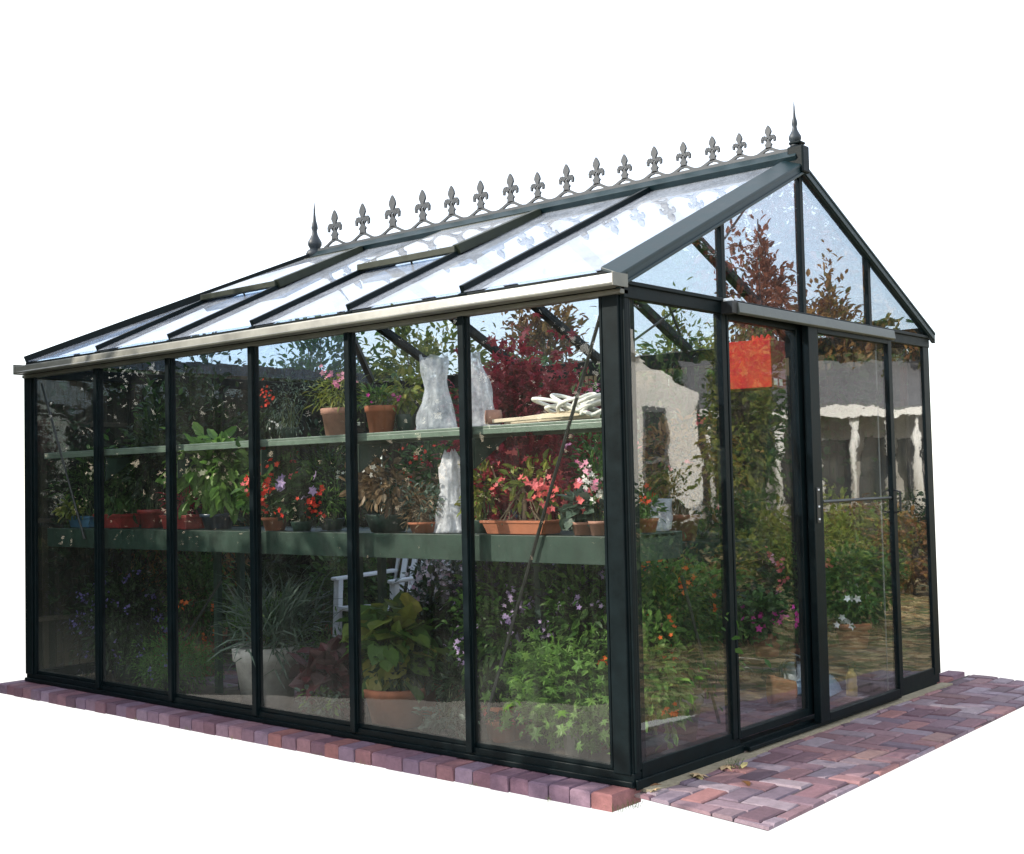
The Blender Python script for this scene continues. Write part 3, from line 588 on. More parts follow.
# --- near bench
def bp(name, label, u, v, y, **k): return plant(name, label, X(u, v, y), y, BZ, **k)
bp('potted_plant', 'leafy plant in a light blue trough at the far left of the bench', 60, 527, .26, pot=('trough', .26, .13, .07, BLUEPOT), fol=[(0, 0, .19, .24, .15, .2, 420, .055, LANCE, G_MID, .2), (-.05, -.1, .06, .12, .06, .05, 60, .05, OVAL, G_YEL, .1)])
bp('potted_plant', 'green plant in a dull red trough between the first two mullions', 118, 525, .24, pot=('trough', .30, .15, .085, REDPOT), fol=[(0, .05, .22, .26, .16, .2, 480, .06, OVAL, G_MID, .2)], flowers=[(F_CREAM, 10, .03, FLOWER)])
bp('potted_plant', 'tall dark leafy plant in a round red pot left of the white-flowered shrub', 152, 525, .28, pot=('round', .085, .11, REDPOT), fol=[(.0, .05, .35, .2, .15, .34, 520, .06, OVAL, G_DARK, .2)])
bp('potted_plant', 'reddish dried plant in a wide red bowl under the white-flowered shrub', 184, 525, .22, pot=('trough', .26, .15, .08, REDPOT), fol=[(0, 0, .06, .14, .1, .07, 130, .06, LANCE, RED_M, .3)])
bp('flowering_shrub', 'large-leaved shrub with cream-white flower heads in a dark blue pot on the bench', 218, 525, .28, pot=('round', .10, .085, NAVYPOT), fol=[(-.02, 0, .24, .26, .16, .17, 420, .10, OVAL, G_BRIGHT, .35)], flowers=[(F_CREAM, 60, .035, FLOWER)], nst=14)
bp('geranium', 'red geranium at the third mullion with scarlet heads up to the shelf', 275, 527, .18, pot=('round', .07, .07, TERRA), fol=[(-.02, 0, .20, .17, .12, .2, 300, .055, HEART, G_MID, .1)], flowers=[(F_RED, 60, .03, FLOWER), (F_CORAL, 24, .03, FLOWER)])
bp('geranium', 'low red geranium in a dark pot beside the bright green bush', 302, 530, .16, pot=('plain', .06, .05, DKGREENPOT), fol=[(0, 0, .11, .14, .1, .1, 220, .05, HEART, G_DARK, .1)], flowers=[(F_RED, 30, .028, FLOWER), (F_LILAC, 10, .05, FLOWER)])
bp('green_bush', 'bright green bushy plant just left of the fourth mullion on the bench', 332, 528, .30, pot=('plain', .07, .06, DKGREENPOT), fol=[(0, 0, .20, .19, .15, .2, 480, .045, LANCE, G_MID, .1), (.05, -.08, .10, .08, .05, .08, 110, .04, LANCE, G_BRIGHT, .1)])
bp('withered_plant', 'withered brown plant with one white bloom in a dark green pot', 388, 525, .22, pot=('plain', .115, .085, DKGREENPOT), fol=[(0, 0, .14, .20, .13, .14, 330, .055, OVAL, DRY, .5), (.06, 0, .07, .13, .09, .07, 120, .05, LANCE, G_GREY, .1)], flowers=[], stem=WSTEM, nst=14)
wf = MB(); c = np.array([X(380, 465, .2), .17, BZ+.30]); scatter(wf, FLOWER, c+rng.normal(0, .02, (22, 3)), rng.normal(size=(22, 3)), .035); 
tw = thing('white_bloom', (c[0], .2, BZ), 'tall single white bloom on a thin stalk above the withered plant', 'flower'); wf.build('flower', F_WHITE, tw); MB().tube([(c[0]+.02, .21, BZ+.06), (c[0]+.01, .2, BZ+.18), tuple(c)], .003).build('stem', STEM, tw)
bp('potted_plant', 'small reddish herb in a shallow terracotta pot left of the milky bag', 424, 528, .17, pot=('round', .075, .05, TERRA), fol=[(0, 0, .07, .12, .08, .09, 170, .04, LANCE, DRY, .1), (0, 0, .10, .12, .08, .10, 110, .035, OVAL, G_GREY, .1)], stem=WSTEM)
# trough with begonia: pale forked stem + red leaves
xb = X(523, 524, .2)
plant('begonia', 'coral-flowered begonia with pale forked stems in a long terracotta trough', xb, .20, BZ, pot=('trough', .36, .15, .06, TERRA),
      fol=[(.06, 0, .16, .17, .08, .12, 90, .05, OVAL, G_YEL, .2), (-.05, .05, .22, .2, .1, .15, 300, .055, MAPLE, RED_M, .2)], flowers=[(F_CORAL, 40, .042, FLOWER)], stem=WSTEM, nst=8)
fk = MB(); fk.tube([(xb+.01, .2, BZ+.05), (xb+.012, .2, BZ+.14), (xb+.0, .2, BZ+.25)], [.011, .010, .007]); fk.tube([(xb+.012, .2, BZ+.12), (xb-.05, .19, BZ+.19), (xb-.13, .18, BZ+.23), (xb-.16, .18, BZ+.30)], [.008, .007, .005, .004]); fk.tube([(xb+.14, .19, BZ+.04), (xb+.12, .19, BZ+.18), (xb+.15, .19, BZ+.28)], [.007, .006, .004])
o = fk.build('bare_stem', paint('pale_bark', (.36, .25, .16), .8), None, True); tag(o, 'pale Y-shaped bare stem rising from the long terracotta trough', 'stem')
bp('potted_plant', 'grey-green cyclamen with pink blooms in a small terracotta pot near the corner post', 583, 530, .16, pot=('round', .05, .055, TERRAP), fol=[(0, 0, .07, .09, .07, .06, 80, .06, HEART, G_GREY, .1)], flowers=[(F_CORAL, 18, .04, FLOWER)])
bp('potted_plant', 'white-flowered sprig in the small terracotta pot nearest the corner post', 600, 529, .15, pot=('round', .048, .06, TERRAP), fol=[(0, 0, .16, .07, .06, .14, 90, .04, OVAL, G_MID, .1)], flowers=[(F_WHITE, 16, .03, FLOWER), (F_PINK, 10, .035, FLOWER)])
bp('potted_plant', 'yellow-leaved plant left of the begonia trough against the fifth mullion', 482, 520, .2, pot=('plain', .05, .06, DKGREENPOT), fol=[(0, 0, .14, .09, .08, .14, 150, .05, OVAL, G_YEL, .2)])
plant('potted_plant', 'small terracotta pot of red flowers inside the gable end of the bench', -.20, .42, BZ, pot=('round', .05, .06, TERRA), fol=[(0, 0, .05, .07, .06, .05, 90, .035, OVAL, G_MID, .1)], flowers=[(F_RED, 14, .025, FLOWER)])
jg = MB().lathe([(.03, 0), (.042, .01), (.05, .06), (.045, .11), (.05, .14), (.046, .14), (.04, .11), (.044, .06), (.03, .012)], (-.22, .56, BZ), 22); jgo = jg.build('glass_jug', BAGM, None, True); tag(jgo, 'clear glass jug on the gable end of the bench', 'jug')
# high foliage behind the left half of the shelf
hi = [(70, .9, G_DARK, 'dark bushy shrub filling the leftmost upper pane'), (130, .85, G_MID, 'mid green tall shrub behind the second upper pane'), (200, .95, G_DARK, 'dense dark shrub behind the third upper pane')]
for u, y, mt, lb in hi:
    x = X(u, 420, y); plant('tall_shrub', lb, x, y, 0, cat='shrub', pot=('round', .16, .26, TERRA), fol=[(0, 0, 1.05, .34, .25, .58, 1500, .065, OVAL, mt, .3), (.05, -.05, .6, .3, .25, .4, 260, .05, OVAL, AUT, .3)], stem=WSTEM, sr=.009, nst=16, group='tall shrubs in the aisle')
# crimson maple
plant('red_maple', 'crimson-leaved maple rising behind the white hose and slats', X(528, 400, 1.35), 1.35, 0, cat='small tree', pot=('round', .2, .32, TERRA),
      fol=[(-.05, 0, 1.22, .42, .26, .36, 1700, .06, MAPLE, RED_M, .35), (.0, 0, .75, .38, .25, .30, 700, .06, MAPLE, RED_M, .35)], stem=WSTEM, sr=.010, nst=20)
plant('climbing_plant', 'airy green climber with pink buds behind the corner brace', X(590, 410, 1.0), 1.05, 0, cat='shrub', pot=('round', .13, .22, TERRA), fol=[(0, 0, 1.0, .16, .16, .55, 420, .045, OVAL, G_MID, .2)], flowers=[(F_PINK, 30, .03, FLOWER)], sr=.006)
# --- floor row beneath the bench
def fp(name, label, u, v, y, **k): return plant(name, label, X(u, v, y), y, 0, **k)
fp('flowering_shrub', 'dusky purple-blue flowering shrub in the far left lower pane', 85, 640, .50, cat='shrub', fol=[(0, 0, .36, .42, .25, .34, 900, .04, LANCE, PURP_L, .2), (0, 0, .3, .4, .25, .3, 300, .04, OVAL, G_DARK, .2)], flowers=[(F_VIO, 120, .025, FLOWER)])
fp('fern_bush', 'soft fresh green ferny bush low in the third lower pane', 178, 690, .34, cat='fern', pot=('plain', .10, .06, DKGREENPOT), fol=[(0, 0, .12, .34, .2, .15, 2200, .035, LANCE, FERN, .1)], flowers=[(F_VIO, 20, .018, FLOWER)])
fp('green_bush', 'dark orange-dotted bush behind the ferny bush', 200, 650, .75, cat='shrub', pot=('round', .12, .2, TERRA), fol=[(0, 0, .33, .35, .22, .28, 900, .045, OVAL, G_MID, .2)], flowers=[(F_ORG, 24, .03, FLOWER)])
fp('basket_planter', 'pale basket-weave stone planter of arching grey-green grass', 268, 712, .30, pot=('basket', .185, .33, STONEP), fol=[(0, 0, .14, .26, .18, .12, 200, .26, BLADE, G_GREY, -.7), (0, .03, .18, .20, .16, .13, 700, .04, LANCE, G_MID, .1)], nst=4)
fp('burgundy_plant', 'burgundy plant with big crinkled drooping leaves right of the stone planter', 334, 700, .24, pot=('plain', .10, .14, DKGREENPOT), fol=[(0, 0, .12, .15, .12, .11, 80, .125, HEART, BURG, .25)], nst=14)
fp('small_leafy_plant', 'little light green plant in front of the burgundy one', 325, 715, .14, pot=('plain', .06, .05, DKGREENPOT), fol=[(0, 0, .06, .12, .07, .07, 190, .045, OVAL, G_GREY, .2), (-.02, 0, .07, .1, .06, .06, 90, .05, OVAL, G_BRIGHT, .2)])
fp('heart_leaf_plant', 'big yellowing heart-leaved plant in a wide terracotta pot', 397, 728, .34, pot=('round', .165, .19, TERRA), fol=[(0, 0, .22, .21, .16, .20, 130, .12, HEART, G_HEART, .55), (0, 0, .12, .2, .16, .1, 160, .05, OVAL, G_DARK, .2)], nst=18)
fp('trailing_plant', 'sprawling pale-leaved plant on the floor by the fifth mullion', 445, 725, .22, pot=('plain', .06, .06, GREYPOT), fol=[(0, 0, .04, .14, .09, .06, 110, .05, OVAL, G_GREY, .4), (0, .12, .16, .16, .1, .16, 260, .055, OVAL, G_DARK, .3)])
fp('potted_shrub', 'bright green potentilla shrub in a small grey pot behind the corner post', 577, 748, .29, pot=('plain', .07, .17, GREYPOT), fol=[(-.03, 0, .13, .30, .20, .19, 1000, .055, MAPLE, G_BRIGHT, .3), (0, 0, .1, .22, .16, .16, 300, .05, OVAL, G_MID, .3)], nst=16)
fp('flowering_shrub', 'lilac-flowered dark shrub below the bench behind the bright green one', 545, 650, .62, cat='shrub', pot=('round', .14, .22, TERRA), fol=[(0, 0, .36, .42, .26, .32, 1600, .055, OVAL, PURP_L, .3), (0, 0, .3, .4, .26, .3, 500, .05, OVAL, G_MID, .3)], flowers=[(F_LILAC, 170, .026, FLOWER)], nst=16)
fp('potted_plant', 'small pink-flowered plant low beside the brace rod', 503, 700, .36, pot=('round', .07, .1, TERRA), fol=[(0, 0, .07, .13, .1, .08, 200, .045, OVAL, G_DARK, .2)], flowers=[(F_CORAL, 12, .03, FLOWER)])
plant('flowering_shrub', 'orange-red flowered shrub inside the first gable pane', -.36, .80, 0, cat='shrub', pot=('round', .15, .22, GREYPOT), fol=[(0, 0, .33, .28, .26, .30, 1300, .045, OVAL, G_MID, .3), (0, 0, .42, .2, .2, .2, 260, .04, OVAL, G_YEL, .3)], flowers=[(F_ORG, 44, .032, FLOWER)], nst=14)
plant('flowering_shrub', 'tall violet-flowered shrub at the inner end of the near bench', -.95, 1.05, 0, cat='shrub', pot=('round', .15, .22, TERRA), fol=[(0, 0, .5, .3, .25, .38, 1100, .05, OVAL, G_MID, .3)], flowers=[(F_LILAC, 60, .03, FLOWER)], nst=14)
fp('flowering_shrub', 'leafy shrub with lilac sprays right behind the fifth mullion under the bench', 505, 640, .42, cat='shrub', pot=('round', .12, .16, TERRA), fol=[(0, 0, .34, .22, .2, .32, 700, .055, OVAL, G_MID, .3)], flowers=[(F_LILAC, 60, .028, FLOWER)])
fp('flowering_shrub', 'dense leafy shrub filling the floor beside the corner post', 590, 660, .50, cat='shrub', pot=('round', .13, .18, TERRA), fol=[(0, 0, .36, .24, .2, .32, 900, .055, OVAL, G_MID, .3)], flowers=[(F_LILAC, 50, .026, FLOWER)])
fp('leafy_plant', 'mid green leafy plant between the stone planter and the big heart-leaved plant', 345, 650, .52, cat='plant', pot=('round', .12, .18, TERRA), fol=[(0, 0, .16, .24, .2, .15, 450, .05, LANCE, G_MID, .2)])
fp('leafy_plant', 'tangled dark foliage behind the heart-leaved plant', 430, 660, .62, cat='plant', pot=('round', .12, .18, TERRA), fol=[(0, 0, .26, .26, .2, .24, 800, .055, OVAL, G_DARK, .3)])
fp('leafy_plant', 'dark tangled plant at the foot of the second lower pane', 128, 680, .40, cat='plant', pot=('plain', .1, .1, DKGREENPOT), fol=[(0, 0, .30, .30, .2, .30, 900, .05, OVAL, G_DARK, .3)], flowers=[(F_VIO, 40, .024, FLOWER)])
plant('flowering_shrub', 'pink and red flowering bush on the floor behind the left door', -.62, 2.62, 0, cat='shrub', pot=('round', .12, .2, TERRA), fol=[(0, 0, .34, .26, .22, .30, 800, .05, OVAL, G_MID, .2)], flowers=[(F_CORAL, 30, .032, FLOWER), (F_PINK, 24, .03, FLOWER)])
plant('leafy_plant', 'yellow-green bush low against the rear wall behind the right door', -.45, 2.68, 0, cat='plant', pot=('round', .1, .16, TERRA), fol=[(0, 0, .46, .15, .10, .38, 700, .05, OVAL, G_YEL, .2)])
plant('leafy_plant', 'low green foliage inside the sill of the first gable pane', -.22, .42, 0, cat='plant', pot=('plain', .09, .12, DKGREENPOT), fol=[(0, 0, .26, .16, .2, .26, 600, .05, OVAL, G_BRIGHT, .3)], flowers=[(F_ORG, 16, .03, FLOWER)])
# chair and pale flowers across the aisle
cx, cy = X(392, 590, 1.50), 1.50
ch = thing('garden_chair', (cx, cy, 0), 'white plastic garden chair in the aisle beside pink and white flowers', 'chair')
part(MB().prism([(cx-.24, cy-.24, .40), (cx+.24, cy-.24, .40), (cx+.22, cy+.22, .38), (cx-.22, cy+.22, .38)], (0, 0, .03)), 'seat', WHITEP, ch, .01)
for i in range(5): part(MB().bar((cx-.17+i*.085, cy+.22, .41), (cx-.18+i*.09, cy+.33, .82), .045, .014, (0, 1, 0)), 'back_slat', WHITEP, ch, .004)
part(MB().tube([(cx-.24, cy+.22, .40), (cx-.24, cy+.31, .78), (cx-.12, cy+.345, .86), (cx+.12, cy+.345, .86), (cx+.24, cy+.31, .78), (cx+.24, cy+.22, .40)], .02, 8), 'backrest', WHITEP, ch, 0, True)
for s_ in (-1, 1):
    part(MB().bar((cx+s_*.26, cy-.26, .60), (cx+s_*.25, cy+.27, .62), .06, .022), 'armrest', WHITEP, ch, .008)
    part(MB().bar((cx+s_*.27, cy-.24, 0), (cx+s_*.255, cy-.22, .60), .05, .04, (0, 1, 0)), 'leg', WHITEP, ch, .006); part(MB().bar((cx+s_*.26, cy+.28, 0), (cx+s_*.24, cy+.22, .42), .05, .04, (0, 1, 0)), 'leg', WHITEP, ch, .006)
plant('flowering_shrub', 'mound of pale pink and white blossom behind the heart-leaved plant', X(446, 590, 1.05), 1.05, 0, cat='shrub', pot=('round', .16, .30, TERRA), fol=[(0, 0, .34, .19, .16, .16, 600, .05, OVAL, G_GREY, .2)], flowers=[(F_PW, 330, .036, FLOWER)], nst=14)
# rear row on the floor / rear bench
rear = [(-4.2, 2.2, G_DARK, F_CREAM, 'dark shrub with cream flowers in the far left rear corner'), (-3.5, 2.55, G_MID, F_RED, 'leafy red-flowered shrub on the left of the rear bench'),
        (-2.8, 2.6, G_DARK, F_WHITE, 'dark bush with white flowers midway along the rear bench'), (-2.15, 2.6, G_MID, F_CORAL, 'coral-flowered bush right of the middle of the rear bench'), (-1.45, 2.6, AUT, F_CORAL, 'rust-leaved bush at the right end of the rear bench')]
for x, y, mt, fm, lb in rear:
    zz = .80 if y > 2.4 else 0
    plant('rear_shrub', lb, x, y, zz, cat='shrub', pot=('round', .12, .16, TERRA), fol=[(0, 0, .30+(.5 if zz == 0 else 0), .36, .24, .30+(.4 if zz == 0 else 0), 1000, .06, OVAL, mt, .3)], flowers=[(fm, 24, .03, FLOWER)], stem=WSTEM, nst=10)
for x, y, mt, lb in [(-4.2, 1.4, G_DARK, 'dark floor shrub by the far end wall'), (-3.6, 1.75, G_MID, 'green floor shrub left of the white chair'), (-2.5, 2.2, G_DARK, 'dark floor shrub under the rear bench front'), (-1.8, 2.2, G_MID, 'mid green floor shrub behind the red maple'), (-1.2, 2.3, AUT, 'brown-leaved floor shrub near the pink pots')]:
    plant('floor_shrub', lb, x, y, 0, cat='shrub', pot=('round', .13, .2, TERRA), fol=[(0, 0, .28, .36, .24, .28, 850, .06, OVAL, mt, .3)], stem=WSTEM, nst=10, group='shrubs on the floor across the aisle')
# pots seen through the doors
xk, yk = -.42, 1.98
plant('geranium', 'magenta geranium in a terracotta pot on a low wire stand behind the left door', -.62, 2.15, .20, pot=('round', .085, .13, TERRA), fol=[(0, 0, .10, .17, .15, .11, 380, .045, HEART, G_MID, .1)], flowers=[(F_MAG, 26, .04, FLOWER)])
plant('potted_plant', 'slender plant in the small terracotta pot left of the magenta geranium', -.90, 2.15, .20, pot=('round', .065, .12, TERRA), fol=[(0, 0, .12, .13, .12, .13, 260, .045, OVAL, G_GREY, .2)], flowers=[(F_CORAL, 6, .02, FLOWER)])
st = thing('wire_stand', (-.72, 2.15, 0), 'low dark scrollwork wire plant stand holding two terracotta pots', 'plant stand')
mm = MB().bar((-1.02, 2.05, .19), (-.48, 2.05, .19), .012, .012).bar((-1.02, 2.25, .19), (-.48, 2.25, .19), .012, .012)
for i in range(7): mm.bar((-1.0+i*.085, 2.05, .19), (-1.0+i*.085, 2.25, .19), .008, .008)
part(mm, 'stand_top', BLACKP, st)
for x, y in ((-1.0, 2.06), (-.5, 2.06), (-1.0, 2.24), (-.5, 2.24)): part(MB().tube([(x, y, .19), (x+.01, y, .1), (x-.012, y, 0)], .007), 'leg', BLACKP, st, 0)
sc_ = MB()
for j in range(4):
    a0 = [(-.95+j*.13+.05*math.cos(a)*(1-a/14), 2.045, .10+.05*math.sin(a)*(1-a/14)) for a in np.linspace(0, 9, 26)]; sc_.tube(a0, .004, 5)
part(sc_, 'scrollwork', BLACKP, st, 0)
plant('potted_plant', 'low pale-leaved herb beside the wire stand on the brick floor', -1.15, 1.85, 0, pot=('round', .07, .09, GREYPOT), fol=[(0, 0, .07, .16, .14, .09, 300, .045, OVAL, G_GREY, .3)])
plant('potted_plant', 'white pompom flowers in a terracotta pot behind the right door', -.30, 2.55, .22, pot=('round', .10, .14, TERRA), fol=[(0, 0, .11, .16, .14, .11, 380, .045, OVAL, G_MID, .2)], flowers=[(F_WHITE, 16, .045, FLOWER)])
blk = thing('upturned_crate', (-.30, 2.55, 0), 'dark slatted crate under the white-flowered pot behind the right door', 'crate')
for i in range(3): part(MB().box((-.46, 2.40, .01+i*.07), (-.14, 2.42, .065+i*.07)), 'slat', BARK, blk); part(MB().box((-.14, 2.41, .01+i*.07), (-.125, 2.70, .065+i*.07)), 'slat', BARK, blk)
part(MB().box((-.46, 2.42, .195), (-.14, 2.70, .215)), 'top_board', BARK, blk)
# sack, bottle, watering can, tipped pot on the floor behind the right door
p = at(838, 684, 2, 0)
m = MB(); n = 18; V = []; 
for i in range(n):
    for j in range(n):
        a, b = i/(n-1)*2-1, j/(n-1)*2-1; hh = .075*(1-a**4)*(1-b**4)+.02*noise.noise(Vector((a*3, b*3, 2)))+.012*noise.noise(Vector((a*9, b*9, 5)))*(1-a**4)
        V.append((p[0]+a*.13-.03*b, p[1]-.25+b*.19, max(.002, hh+.004)))
F = [(i*n+j, (i+1)*n+j, (i+1)*n+j+1, i*n+j+1) for i in range(n-1) for j in range(n-1)]
vb = [(v[0], v[1], .001) for v in V]; k = len(V)
m.add(V+vb, F+[tuple(q+k for q in f[::-1]) for f in F]); tag(m.build('compost_sack', BLUEBAG, None, True), 'crumpled light blue and white compost sack lying on the floor behind the right door', 'sack')
px_, py_ = -.42, 2.28
cn = thing('watering_can', (px_-.10, py_+.02, .0), 'pale grey watering can with a long spout behind the right door', 'watering can')
GREYC = paint('pale_grey_zinc', (.42, .46, .5), .4, .15, metal=.3); bx, by = px_-.10, py_+.02
part(MB().lathe([(.07, 0), (.075, .005), (.072, .13), (.05, .15), (.045, .15), (.068, .125), (.07, .01)], (bx, by, .0), 24), 'body', GREYC, cn, 0, True)
part(MB().tube([(bx+.06, by-.03, .03), (bx+.14, by-.07, .12), (bx+.19, by-.09, .21)], [.016, .012, .009], 10), 'spout', GREYC, cn, 0, True)
part(MB().lathe([(.009, 0), (.03, .03), (.028, .032)], (bx+.19, by-.09, .205), 14), 'rose', GREYC, cn, 0, True)
part(MB().tube([(bx-.07, by+.02, .04), (bx-.12, by+.03, .10), (bx-.06, by+.02, .20), (bx+.03, by, .18), (bx+.04, by, .145)], .007, 8), 'handle', GREYC, cn, 0, True)
yb = at(852, 672, 2, 0.0); bo = thing('yellow_bottle', (-.20, 2.30, 0), 'yellow plastic feed bottle with a dark cap beside the watering can', 'bottle')
part(MB().lathe([(.032, 0), (.030, .01), (.031, .05), (.027, .06), (.030, .075), (.028, .11), (.013, .135), (.012, .15)], (-.20, 2.30, 0), 20), 'body', YELLOW, bo, 0, True); part(MB().lathe([(.015, .148), (.016, .175), (.014, .178)], (-.20, 2.30, 0), 16), 'cap', BLACKP, bo, 0, True)
om = MB().lathe([(.045, 0), (.07, .11), (.075, .11), (.075, .14), (.066, .14), (.05, .02)], (0, 0, 0), 24)
o = om.build('clay_pot', ORANGEB, None, True, origin=(0, 0, 0)); o.location = (-.33, 1.92, .072); o.rotation_euler = (rad(88), 0, rad(-50)); tag(o, 'empty orange clay pot lying on its side behind the door stile', 'pot')
# red box hanging from the roof
BX0 = at(771, 366, 0, -.33)[:2]
hz0, hz1 = 1.65, 1.90
rb = thing('hanging_box', (-.45, 1.82, hz0), 'bright red square hanging box with shade painted dark red on its side behind the left door', 'box')
def R3(a, b): # box corner coordinates: a = along the lit face, b = along the dark face
    o_ = BX0; e1 = np.array([-.995, -.10]); e2 = np.array([-.10, .995]); q = o_+e1*a+e2*b; return q
def slab(a0, a1, b0, b1, z0, z1): 
    P_ = [R3(a0, b0), R3(a1, b0), R3(a1, b1), R3(a0, b1)]; return MB().prism([(q[0], q[1], z0) for q in P_], (0, 0, z1-z0))
# lit face spans a in [0,.26]; dark face b in [0,.24]
BW_ = .29
part(slab(0, BW_, 0, .008, hz0, hz1), 'front_panel', REDF, rb); part(slab(0, .008, .008, .19, hz0, hz1), 'side_panel', RED_SHADE, rb)
part(slab(BW_-.008, BW_, .008, .19, hz0, hz1), 'side_panel', RED_SHADE, rb); part(slab(.008, BW_-.008, .182, .19, hz0, hz1), 'back_panel', REDF, rb)
part(slab(.008, BW_-.008, .008, .182, hz0, hz0+.008), 'floor_panel', RED_SHADE, rb); part(slab(.008, BW_-.008, .008, .182, hz1-.01, hz1), 'lid', REDF, rb)
part(slab(-.002, .0, .03, .075, hz0+.012, hz0+.045), 'label', LABELW, rb, 0); part(slab(-.002, .0, .10, .14, hz0+.012, hz0+.045), 'label', LABELW, rb, 0)
fr = MB()
for i in range(7): q = R3(.01+.10*R.random(), 0.03); fr.tube([(q[0], q[1], hz1-.005), (q[0]+R.uniform(-.02, .02), q[1], hz1+R.uniform(.010, .03))], [.016, .006], 6)
part(fr, 'ruffle', REDF, rb, 0)
q = R3(.1, .12); part(MB().tube([(q[0], q[1], hz1), (q[0], q[1], 2.56)], .003), 'wire', BLACKP, rb, 0)
LEAFT = leafm('tan_fallen_leaf', (.42, .30, .18), (.5, .36, .2), tr=.1); LEAFY = leafm('yellow_fallen_leaf', (.5, .42, .15), (.45, .38, .2), tr=.1)
# small things at the front: grass tufts and fallen leaves
def grass_tuft(x, y, z, n, s, label):
    m = MB(); P = np.column_stack([rng.normal(x, .018, n), rng.normal(y, .018, n), np.full(n, z)]); D = rng.normal(0, .45, (n, 3)); D[:, 2] = 1
    scatter(m, BLADE, P, D, s*rng.uniform(.5, 1.2, n)); tag(m.build('grass_tuft', G_MID if n > 20 else G_YEL), label, 'grass tuft', 'grass tufts in the paving')
grass_tuft(.015, -.115, -.064, 22, .04, 'tufty grass at the end of the near brick edging'); grass_tuft(.02, -.045, -.064, 26, .04, 'short weeds in the gap between edging and paving')
grass_tuft(*at(738, 768-0, 2, -.012)[:2], -.016, 30, .05, 'green weed sprouting in the middle of the paving')
leafspots = [(575, 735), (682, 712), (605, 764), (612, 783), (720, 769), (743, 782), (690, 776), (655, 790), (662, 786), (770, 737), (668, 778), (742, 770), (895, 676), (867, 700), (700, 765), (645, 794), (705, 776), (820, 728)]
for k_ in range(9):
    xg = -.25-k_*.5+R.uniform(-.15, .15); grass_tuft(xg, -.158, -.066, 12, .03, 'short weeds at the outer foot of the brick edging')
names_ = ['curled tan', 'dark brown', 'small yellow', 'reddish', 'pale straw', 'crisp brown', 'rusty', 'golden', 'withered']
li = 0
for (u, v) in leafspots:
    q = at(u, v, 2, -.012)
    if not (.03 < q[0] < .6 and 0 < q[1] < 3.2): continue
    m = MB(); scatter(m, MAPLE if li % 3 == 0 else OVAL, np.array([[0, 0, .006]]), rng.normal(size=(1, 3))*np.array([1, 1, .1]), R.uniform(.05, .085), roll=.25)
    mt = [LEAFT, AUT, LEAFY][li % 3]; o = m.build('fallen_leaf', mt, origin=(0, 0, 0)); o.location = (q[0], q[1], -.012)
    tag(o, 'dry fallen leaf lying on the purple brick paving by the doors', 'leaf', 'fallen leaves on the paving'); li += 1
# ------------------------------------------------------------------ garden beyond and around (out of frame, seen through and in the glass)
def tree(name, label, x, y, h, r, mat, n=5000, size=.11, trunk=.12, low=.3, tmpl=OVAL, z=-.09, cat='tree', rz=None, k=60, shell=.35, group=None):
    t = thing(name, (x, y, z), label, cat, group); c = np.array([x, y, z+low*h+(h*(1-low))/2]); rz = rz or h*(1-low)/2
    cl = crown_clumps(c, r, r, rz, k, shell); fb = MB(); crown(fb, c, r, r, rz, n, size, tmpl, cl=cl, cr=.16, droop=.35); fb.build('crown', mat, t)
    tb = MB(); tb.tube([(x, y, z), (x+.03, y, z+h*.2), (x-.02, y+.03, z+h*.5), (x, y, z+h*.85)], [trunk, trunk*.8, trunk*.55, trunk*.15], 9)
    for p in cl[:22]:
        b = np.array([x, y, z+h*R.uniform(.2, .6)]); mid = (b+p)/2+np.array([0, 0, .1*h*.3]); tb.tube([b, mid, p], [trunk*.4, trunk*.2, trunk*.06], 5, False)
    tb.build('trunk', BARK, t, True); return t
def hedge(name, label, x0, y0, x1, y1, w, h, mat, n, size, z=-.09, top=None, group=None, sg=.3):
    t = thing(name, ((x0+x1)/2, (y0+y1)/2, z), label, 'hedge', group); mb = MB(); L_ = math.hypot(x1-x0, y1-y0); k = int(L_*40); d = np.array([x1-x0, y1-y0])/L_; nn = np.array([-d[1], d[0]])
    s = rng.random(k); hh = np.array([h if top is None else top(a) for a in s])*(1+rng.normal(0, .05, k)); zz = rng.random(k)*.95
    cl = np.column_stack([x0+d[0]*L_*s, y0+d[1]*L_*s, z+hh*zz]); cl[:, :2] += nn*rng.uniform(-w/2, w/2, (k, 1))
    idx = rng.integers(0, k, n); P = cl[idx]+rng.normal(0, sg, (n, 3)); P[:, 2] = np.maximum(P[:, 2], z+.02)
    D = rng.normal(size=(n, 3)); D[:, 2] -= .2; scatter(mb, OVAL, P, D, size*rng.uniform(.6, 1.3, n)); mb.build('foliage', mat, t)
    sb = MB()
    for i in range(int(L_*2)):
        a = (i+.5)/int(L_*2); b = np.array([x0+d[0]*L_*a, y0+d[1]*L_*a, z]); hh_ = (h if top is None else top(a))*.8; sb.tube([b, b+[.05, .03, hh_*.5], b+[-.03, .02, hh_]], [.03, .02, .008], 6)
    sb.build('stem', BARK, t); return t
def ground(name, pts, z, mat): return tag(MB().prism([(x, y, z-.03) for x, y in pts], (0, 0, .03)).build(name, mat), kind='structure')
def xe(y): return 2.8256-.3307*(y+3.9512)      # right-hand edge of the view on the ground
